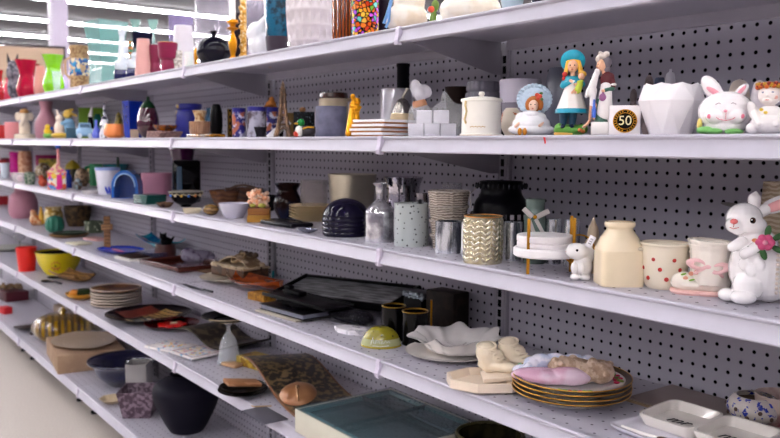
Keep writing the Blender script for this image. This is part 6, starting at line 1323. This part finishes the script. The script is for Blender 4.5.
# large wavy tray
s = S(5, 296, 90, None, base=385); t = thing('wavy_tray', 'large wave shaped tray with black and gold crackle pattern and wooden edge', 'tray', (-2.135, 1.250, s.z), -.16)
def wv(u, v):
    q_ = min(1, max(0, (u-.04)/.9)); return ((u-.5)*.48, (v-.5)*.21, .009+.056*(.5+.5*cos(PI*q_))*(1-.25*v)+.010*sin(2*PI*u)*(1-u))
CRK = M('7E6844', .3, pat='noise', col2='0F0C0B', sc=55, thr=.47, soft=.04, coat=.4, bump=.2)
MB().sheet(wv, 30, 6, .006).out('tray', CRK, t)
b = MB()
b.tube([tuple(Vector(wv(i/24, 0))-Vector((0,.001,.003))) for i in range(25)], .0042, 8)
b.out('wooden_edge', M('7A4E2C', .35, coat=.4), t)
MB().tube([tuple(Vector(wv(i/24, 1))-Vector((0,-.001,.003))) for i in range(25)], .0042, 8).out('wooden_edge', M('7A4E2C', .35, coat=.4), t)
tray_t = t
# copper lid leaning on the tray
p = onz(298, 394, SZ[5]+.03)
t = thing('copper_lid', 'round copper coloured lid with a curved handle lying on the wavy tray', 'lid', (-2.03, 1.178, SZ[5]+.030), 0); t.scale = (1.15,1.15,1.15); t.rotation_euler = (R(12), R(16), -.1)
MB().lathe([(0,.020),(.012,.0195),(.034,.013),(.046,.004),(.048,0),(.046,-.001),(0,.010)], 40).out('lid', M('C08A60', .3, metal=.35, coat=.4, pat='noise', col2='8A5632', sc=12, soft=.2), t)
MB().ell((0,0,.022),(.006,.006,.005)).tube([(0,0,.024),(.012,-.006,.030),(.028,-.012,.024),(.038,-.016,.010)], .0032, 8).out('handle', M('B88A62', .25, metal=.5), t)
# black dishes with wooden block
s = S(5, 243, 62, None, base=392); 
s = G(5, 243, 50, None, bot=402)
for i in range(2):
    q = up(s, i*.009); q.h = .018; q.w = s.w*(1-.05*i); V(q, 'black_saucer', ('lower of two black saucers at the shelf edge','upper of two black saucers at the shelf edge')[i], 'saucer', [(.45,0),(.9,.7),(1,1)], M('17120F', .2, coat=.5), 'black saucers', seg=40)
t = thing('wooden_wedge', 'pale wooden block resting on the black saucers', 'block', (s.x-.005, s.y+.0, s.z+.0285), s.rz-.1); t.rotation_euler = (0, R(8), s.rz+.3)
MB().box((0,0,.007),(.105,.06,.010),.001).out('block', M('B07C58', .6, pat='waver', col2='96643F', sc=16), t)
s = S(5, 232, 30, None, y=1.20); t = rbox('wooden_spoon_rest', 'small pale wooden slab poking out from under the wavy tray', 'block', s.x, s.y, s.z+.0, (.07,.04,.012), M('B8916A', .6), .003, .3)
# grey mesh cloth at the edge
s = S(5, 262, 50, None, base=414)
t = thing('mesh_cloth', 'thin dark grey mesh cloth lying flat over the shelf edge', 'cloth', (s.x+.015, s.y, s.z+.0005), .0)
MB().box((0,0,.0012),(.14,.075,.002),.0006).out('cloth', M('55525C', .8, pat='check', col2='3E3B45', sc=260), t)
t = thing('bone_stick', 'small pale stick with a forked end sticking out over the shelf edge', 'stick', (s.x-.05, YF+.006, s.z+.003), R(-20))
MB().tube([(0,.03,.0),(0,-.02,.002)], .0022).tube([(0,-.02,.002),(-.008,-.028,.003)], .002).out('stick', M('B0906A', .5), t)
# glass topped case
c0 = onz(378, 425, SZ[5]+.05)
t = thing('glass_topped_case', 'large square display case with white sides and a dark glass lid', 'case', (c0.x+.0, 1.245, SZ[5]), 0)
t.location = (-1.640, 1.214, SZ[5])
L_, W_, H_ = .39, .318, .062
WB = M('C9C4B4', .5)
for c_, z_, nm in (((0,-W_/2+.003,H_/2),(L_,.006,H_),'front_side'),((0,W_/2-.003,H_/2),(L_,.006,H_),'back_side'),((-L_/2+.003,0,H_/2),(.006,W_-.012,H_),'left_side'),((L_/2-.003,0,H_/2),(.006,W_-.012,H_),'right_side')):
    MB().box(c_, z_, .0005).out(nm, WB, t)
MB().box((0,0,.004),(L_-.012,W_-.012,.006)).out('bottom', M('1A2A34', .4), t)
MB().box((0,0,H_-.014),(L_-.014,W_-.014,.003)).out('inner_panel', M('2E3E4A', .15, coat=.6), t)
for c_, z_ in (((0,W_/2-.012,H_-.006),(L_-.02,.012,.010)),((-L_/2+.012,0,H_-.006),(.012,W_-.03,.010)),((0,-W_/2+.012,H_-.006),(L_-.02,.012,.010))): MB().box(c_, z_).out('bevelled_strip', M('5E8E96', .1, coat=.8), t)
MB().box((0,0,H_+.0022),(L_,W_,.0042),.0008).out('glass_lid', M('5E8088', .03, trans=.2, coat=1, alpha=.28), t)
b = MB()
b.box((-.02,0,H_-.004),(.006,W_-.02,.008)).box((0,.05,H_-.004),(L_-.02,.006,.008))
b.out('divider', M('16262C', .2), t)
MB().box((.09,.10,H_-.006),(.16,.06,.006),.001).out('foil_sheet', M('8EA4B0', .15, metal=.7, bump=1, bsc=30), t)
# dark pots at the right bottom
s = G(5, 485, 76, None, gap=.03); s = S(5, 483, 76, None, y=1.14); s.h=.10
s = S(5, 489, 68, None, y=1.29); s.h = .093
t = V(s, 'dark_planter', 'dark olive ribbed planter cut by the bottom edge right of the glass case', 'planter', [(.7,0),(.9,.4),(1,.9),(1,1)], M('1C1A10', .35, pat='noise', col2='2E2A18', sc=30), fn=lambda a, r, z: (r*(1+.02*cos(a*20)), z), seg=60, t=.006)
MB().torus((0,0,s.h), s.w/2-.003, .004, seg=40).out('olive_rim', M('4A4420', .3), t)
s = S(5, 560, 60, None, y=1.30); s.h = .085; V(s, 'black_planter', 'black planter in the shade behind the olive planter', 'planter', [(.7,0),(1,1)], M('0A0A0C', .4), t=.005)
# ================================================================ bottom deck and floor things
s = S(6, 12, 50, None, y=1.30); t = thing('red_gift_box', 'dark red box with dried leaves on top at the far left of the bottom deck', 'box', s.loc, .1)
MB().box((0,0,.035),(.26,.16,.07),.003).out('box', M('4E0C1C', .4), t)
b = MB(); random.seed(4)
for i in range(24): b.ell((random.uniform(-.11,.11), random.uniform(-.06,.06), .078+random.uniform(0,.02)), (.022,.014,.008), (random.random(),random.random(),0), seg=8)
b.out('dried_leaves', M('6A4E30', .7), t)
s = S(6, 6, 16, None, y=1.15); rbox('bright_red_pouch', 'small bright red pouch before the dark red box', 'pouch', s.x, s.y, s.z, (.09,.06,.05), M('C00C1C', .5), .01, .2)
s = S(6, 42, 40, None, y=1.22); t = thing('brown_tray', 'dark brown tray leaning behind the yellow glass pumpkin', 'tray', (s.x-.03, 1.20, s.z), .1)
MB().box((0,0,.035),(.26,.20,.012),.003,(0,R(-10),0)).out('tray', M('2A1A1A', .4), t); MB().box((.10,0,.010),(.03,.15,.019)).out('foot', M('2A1A1A', .4), t)
# glass pumpkin
s = G(6, 63, 56, 306, bot=346); s.h = min(s.h, .17); t = T(s, 'glass_pumpkin', 'large amber yellow glass pumpkin', 'ornament')
VP(s, [(.3,0),(.75,.08),(1,.42),(.9,.72),(.5,.93),(.15,.95)], M('C89C1E', .05, trans=.45, ior=1.35, pat='wavex', col2='6A4A08', sc=9, coat=1, alpha=.85), 'body', t, closed=True, fn=lambda a, r, z: (r*(1+.06*abs(cos(a*5))-.03), z), seg=90)
MB(s.m).tube([(0,0,s.h/s.m*.92),(0,0,s.h/s.m*1.02),(3,0,s.h/s.m*1.1)], [4,3,3.4]).out('stalk', M('8A6A14', .1, coat=.8), t)
s = S(6, 70, 30, None, y=1.39); rbox('beige_bundle', 'beige paper bundle behind the glass pumpkin', 'bundle', s.x-.05, s.y-.02, s.z, (.2,.07,.13), M('8E7A66', .8), .01, .1)
# cardboard box + platter
x0 = onz(57, 376, SZ[6]); t = thing('cardboard_box', 'open topped brown cardboard box sticking out over the deck edge', 'box', (-4.392, 1.236, SZ[6]), -.126)
BXL, BXW, BXH = .46, .33, .093
MB().box((0,0,BXH/2),(BXL,BXW,BXH),.002).out('box', M('A88A70', .8, pat='noise', col2='9C7E66', sc=10), t)
bx = t
s = S(6, 96, 80, None, y=YF+.125, z=SZ[6]+BXH+.001); s.h=.024; t = thing('oval_platter', 'cream oval platter lying on the cardboard box', 'plate', (-4.40, 1.235, SZ[6]+BXH+.0005), -.1)
MB().lathe(hollow([(.10,0),(.115,.004),(.165,.018)], .004), 56, fn=lambda a, r, z: (r*1.3*(1-.24*abs(sin(a))), z)).out('platter', M('B8A28A', .3, coat=.4), t)
MB().torus((0,0,.0045), .135, .0020, sc=(1,.76), seg=48).out('raised_ring', M('CDB9A2', .3), t)
MB().lathe([(0,0),(.006,0),(.006,.001),(0,.001)], 12, c=(.185,-.151,.03)).out('white_dot', M('E8E4E0', .5), bx, rot=(PI/2,0,0), loc=(.0,0,0)) if False else None
# navy bowl
s = S(6, 124.5, 70, None, y=1.262); s.h = .125; t = V(s, 'navy_bowl', 'glossy navy blue wide bowl with a flat rim', 'bowl', [(.38,0),(.45,.06),(.72,.4),(.86,.8),(1,.93),(1,1)], M('0D0F38', .12, coat=.8), seg=56, t=.004)
s = S(6, 139.5, 36, 362, y=1.25); t = thing('grey_open_box', 'light grey open square box behind the purple textured pot', 'box', (s.x, 1.25, s.z), s.rz-.3)
Q = .092; hh_ = s.h
for c_, z_ in (((0,-Q/2,hh_/2),(Q,.004,hh_)),((0,Q/2,hh_/2),(Q,.004,hh_)),((-Q/2,0,hh_/2),(.004,Q-.004,hh_)),((Q/2,0,hh_/2),(.004,Q-.004,hh_))): MB().box(c_, z_).out('side', M('A8A4A4', .5), t)
MB().box((0,0,.003),(Q,Q,.004)).out('bottom', M('8E8A8A', .5), t)
s = S(6, 140, 42, 381, base=414); t = T(s, 'textured_planter', 'purple brown square planter with a rough leafy texture', 'planter', rz=s.rz-.25)
a_ = s.w*.90; hh_ = .115
b = MB().lathe(hollow([(a_*.5,0),(a_*.68,hh_)], .006), 4, off=.5); b.out('planter', M('4E3A48', .6, pat='noise', col2='8A7684', sc=60, thr=.52, soft=.06, bump=1.5, bsc=80), t, ang=30)
s = G(6, 113, 24, None, bot=406); t = T(s, 'lace_doily', 'cream scalloped shell dish beside the purple planter', 'dish')
s.h=.016
MB(s.m).lathe(hollow([(6,0),(9,2),(12,5)], 1), 50, fn=lambda a, r, z: (r*(1+.12*abs(cos(a*4))), z)).out('dish', M('C0AC8E', .5), t)
# black vase
s = G(6, 187, 66, 372, bot=441); s.h = min(s.h, .235); t = V(s, 'large_black_vase', 'large matte black rounded vase on the bottom deck', 'vase', [(.50,0),(.66,.15),(.90,.45),(1,.68),(.9,.83),(.55,.93),(.42,.96),(.48,1)], M('1A1824', .5), seg=48)
s = S(6, 276, 46, None, y=1.19); s.h = .085; t = V(s, 'rimmed_pot', 'dark pot with a cream rim below the grey mesh cloth', 'pot', [(.7,0),(.95,.5),(1,1)], M('3A2E26', .4), t=.005)
q = s; MB().torus((0,0,s.h), s.w/2-.002, .004, seg=40).out('cream_rim', M('B8A68E', .4), t)
# ---------------------------------------------------------------- camera, light, look
cam = bpy.data.cameras.new('camera'); co = bpy.data.objects.new('camera', cam); C.objects.link(co)
co.matrix_world = Matrix.Translation(CAM) @ Matrix((( Rv.x, Uv.x, -Fv.x), (Rv.y, Uv.y, -Fv.y), (Rv.z, Uv.z, -Fv.z))).to_4x4()
cam.sensor_width = 36; cam.lens = FPX/780*36; cam.clip_start = .05; cam.clip_end = 100
cam.dof.use_dof = True; cam.dof.focus_distance = 1.45; cam.dof.aperture_fstop = 6.5
sc = bpy.context.scene; sc.camera = co
w = bpy.data.worlds.new('shop_air'); sc.world = w; w.use_nodes = True
w.node_tree.nodes['Background'].inputs[0].default_value = lin('E8E4F0'); w.node_tree.nodes['Background'].inputs[1].default_value = .2
sc.view_settings.view_transform = 'Standard'; sc.view_settings.look = 'None'
sc.view_settings.exposure = 1.65; sc.view_settings.gamma = 1; sc.view_settings.use_curve_mapping = False
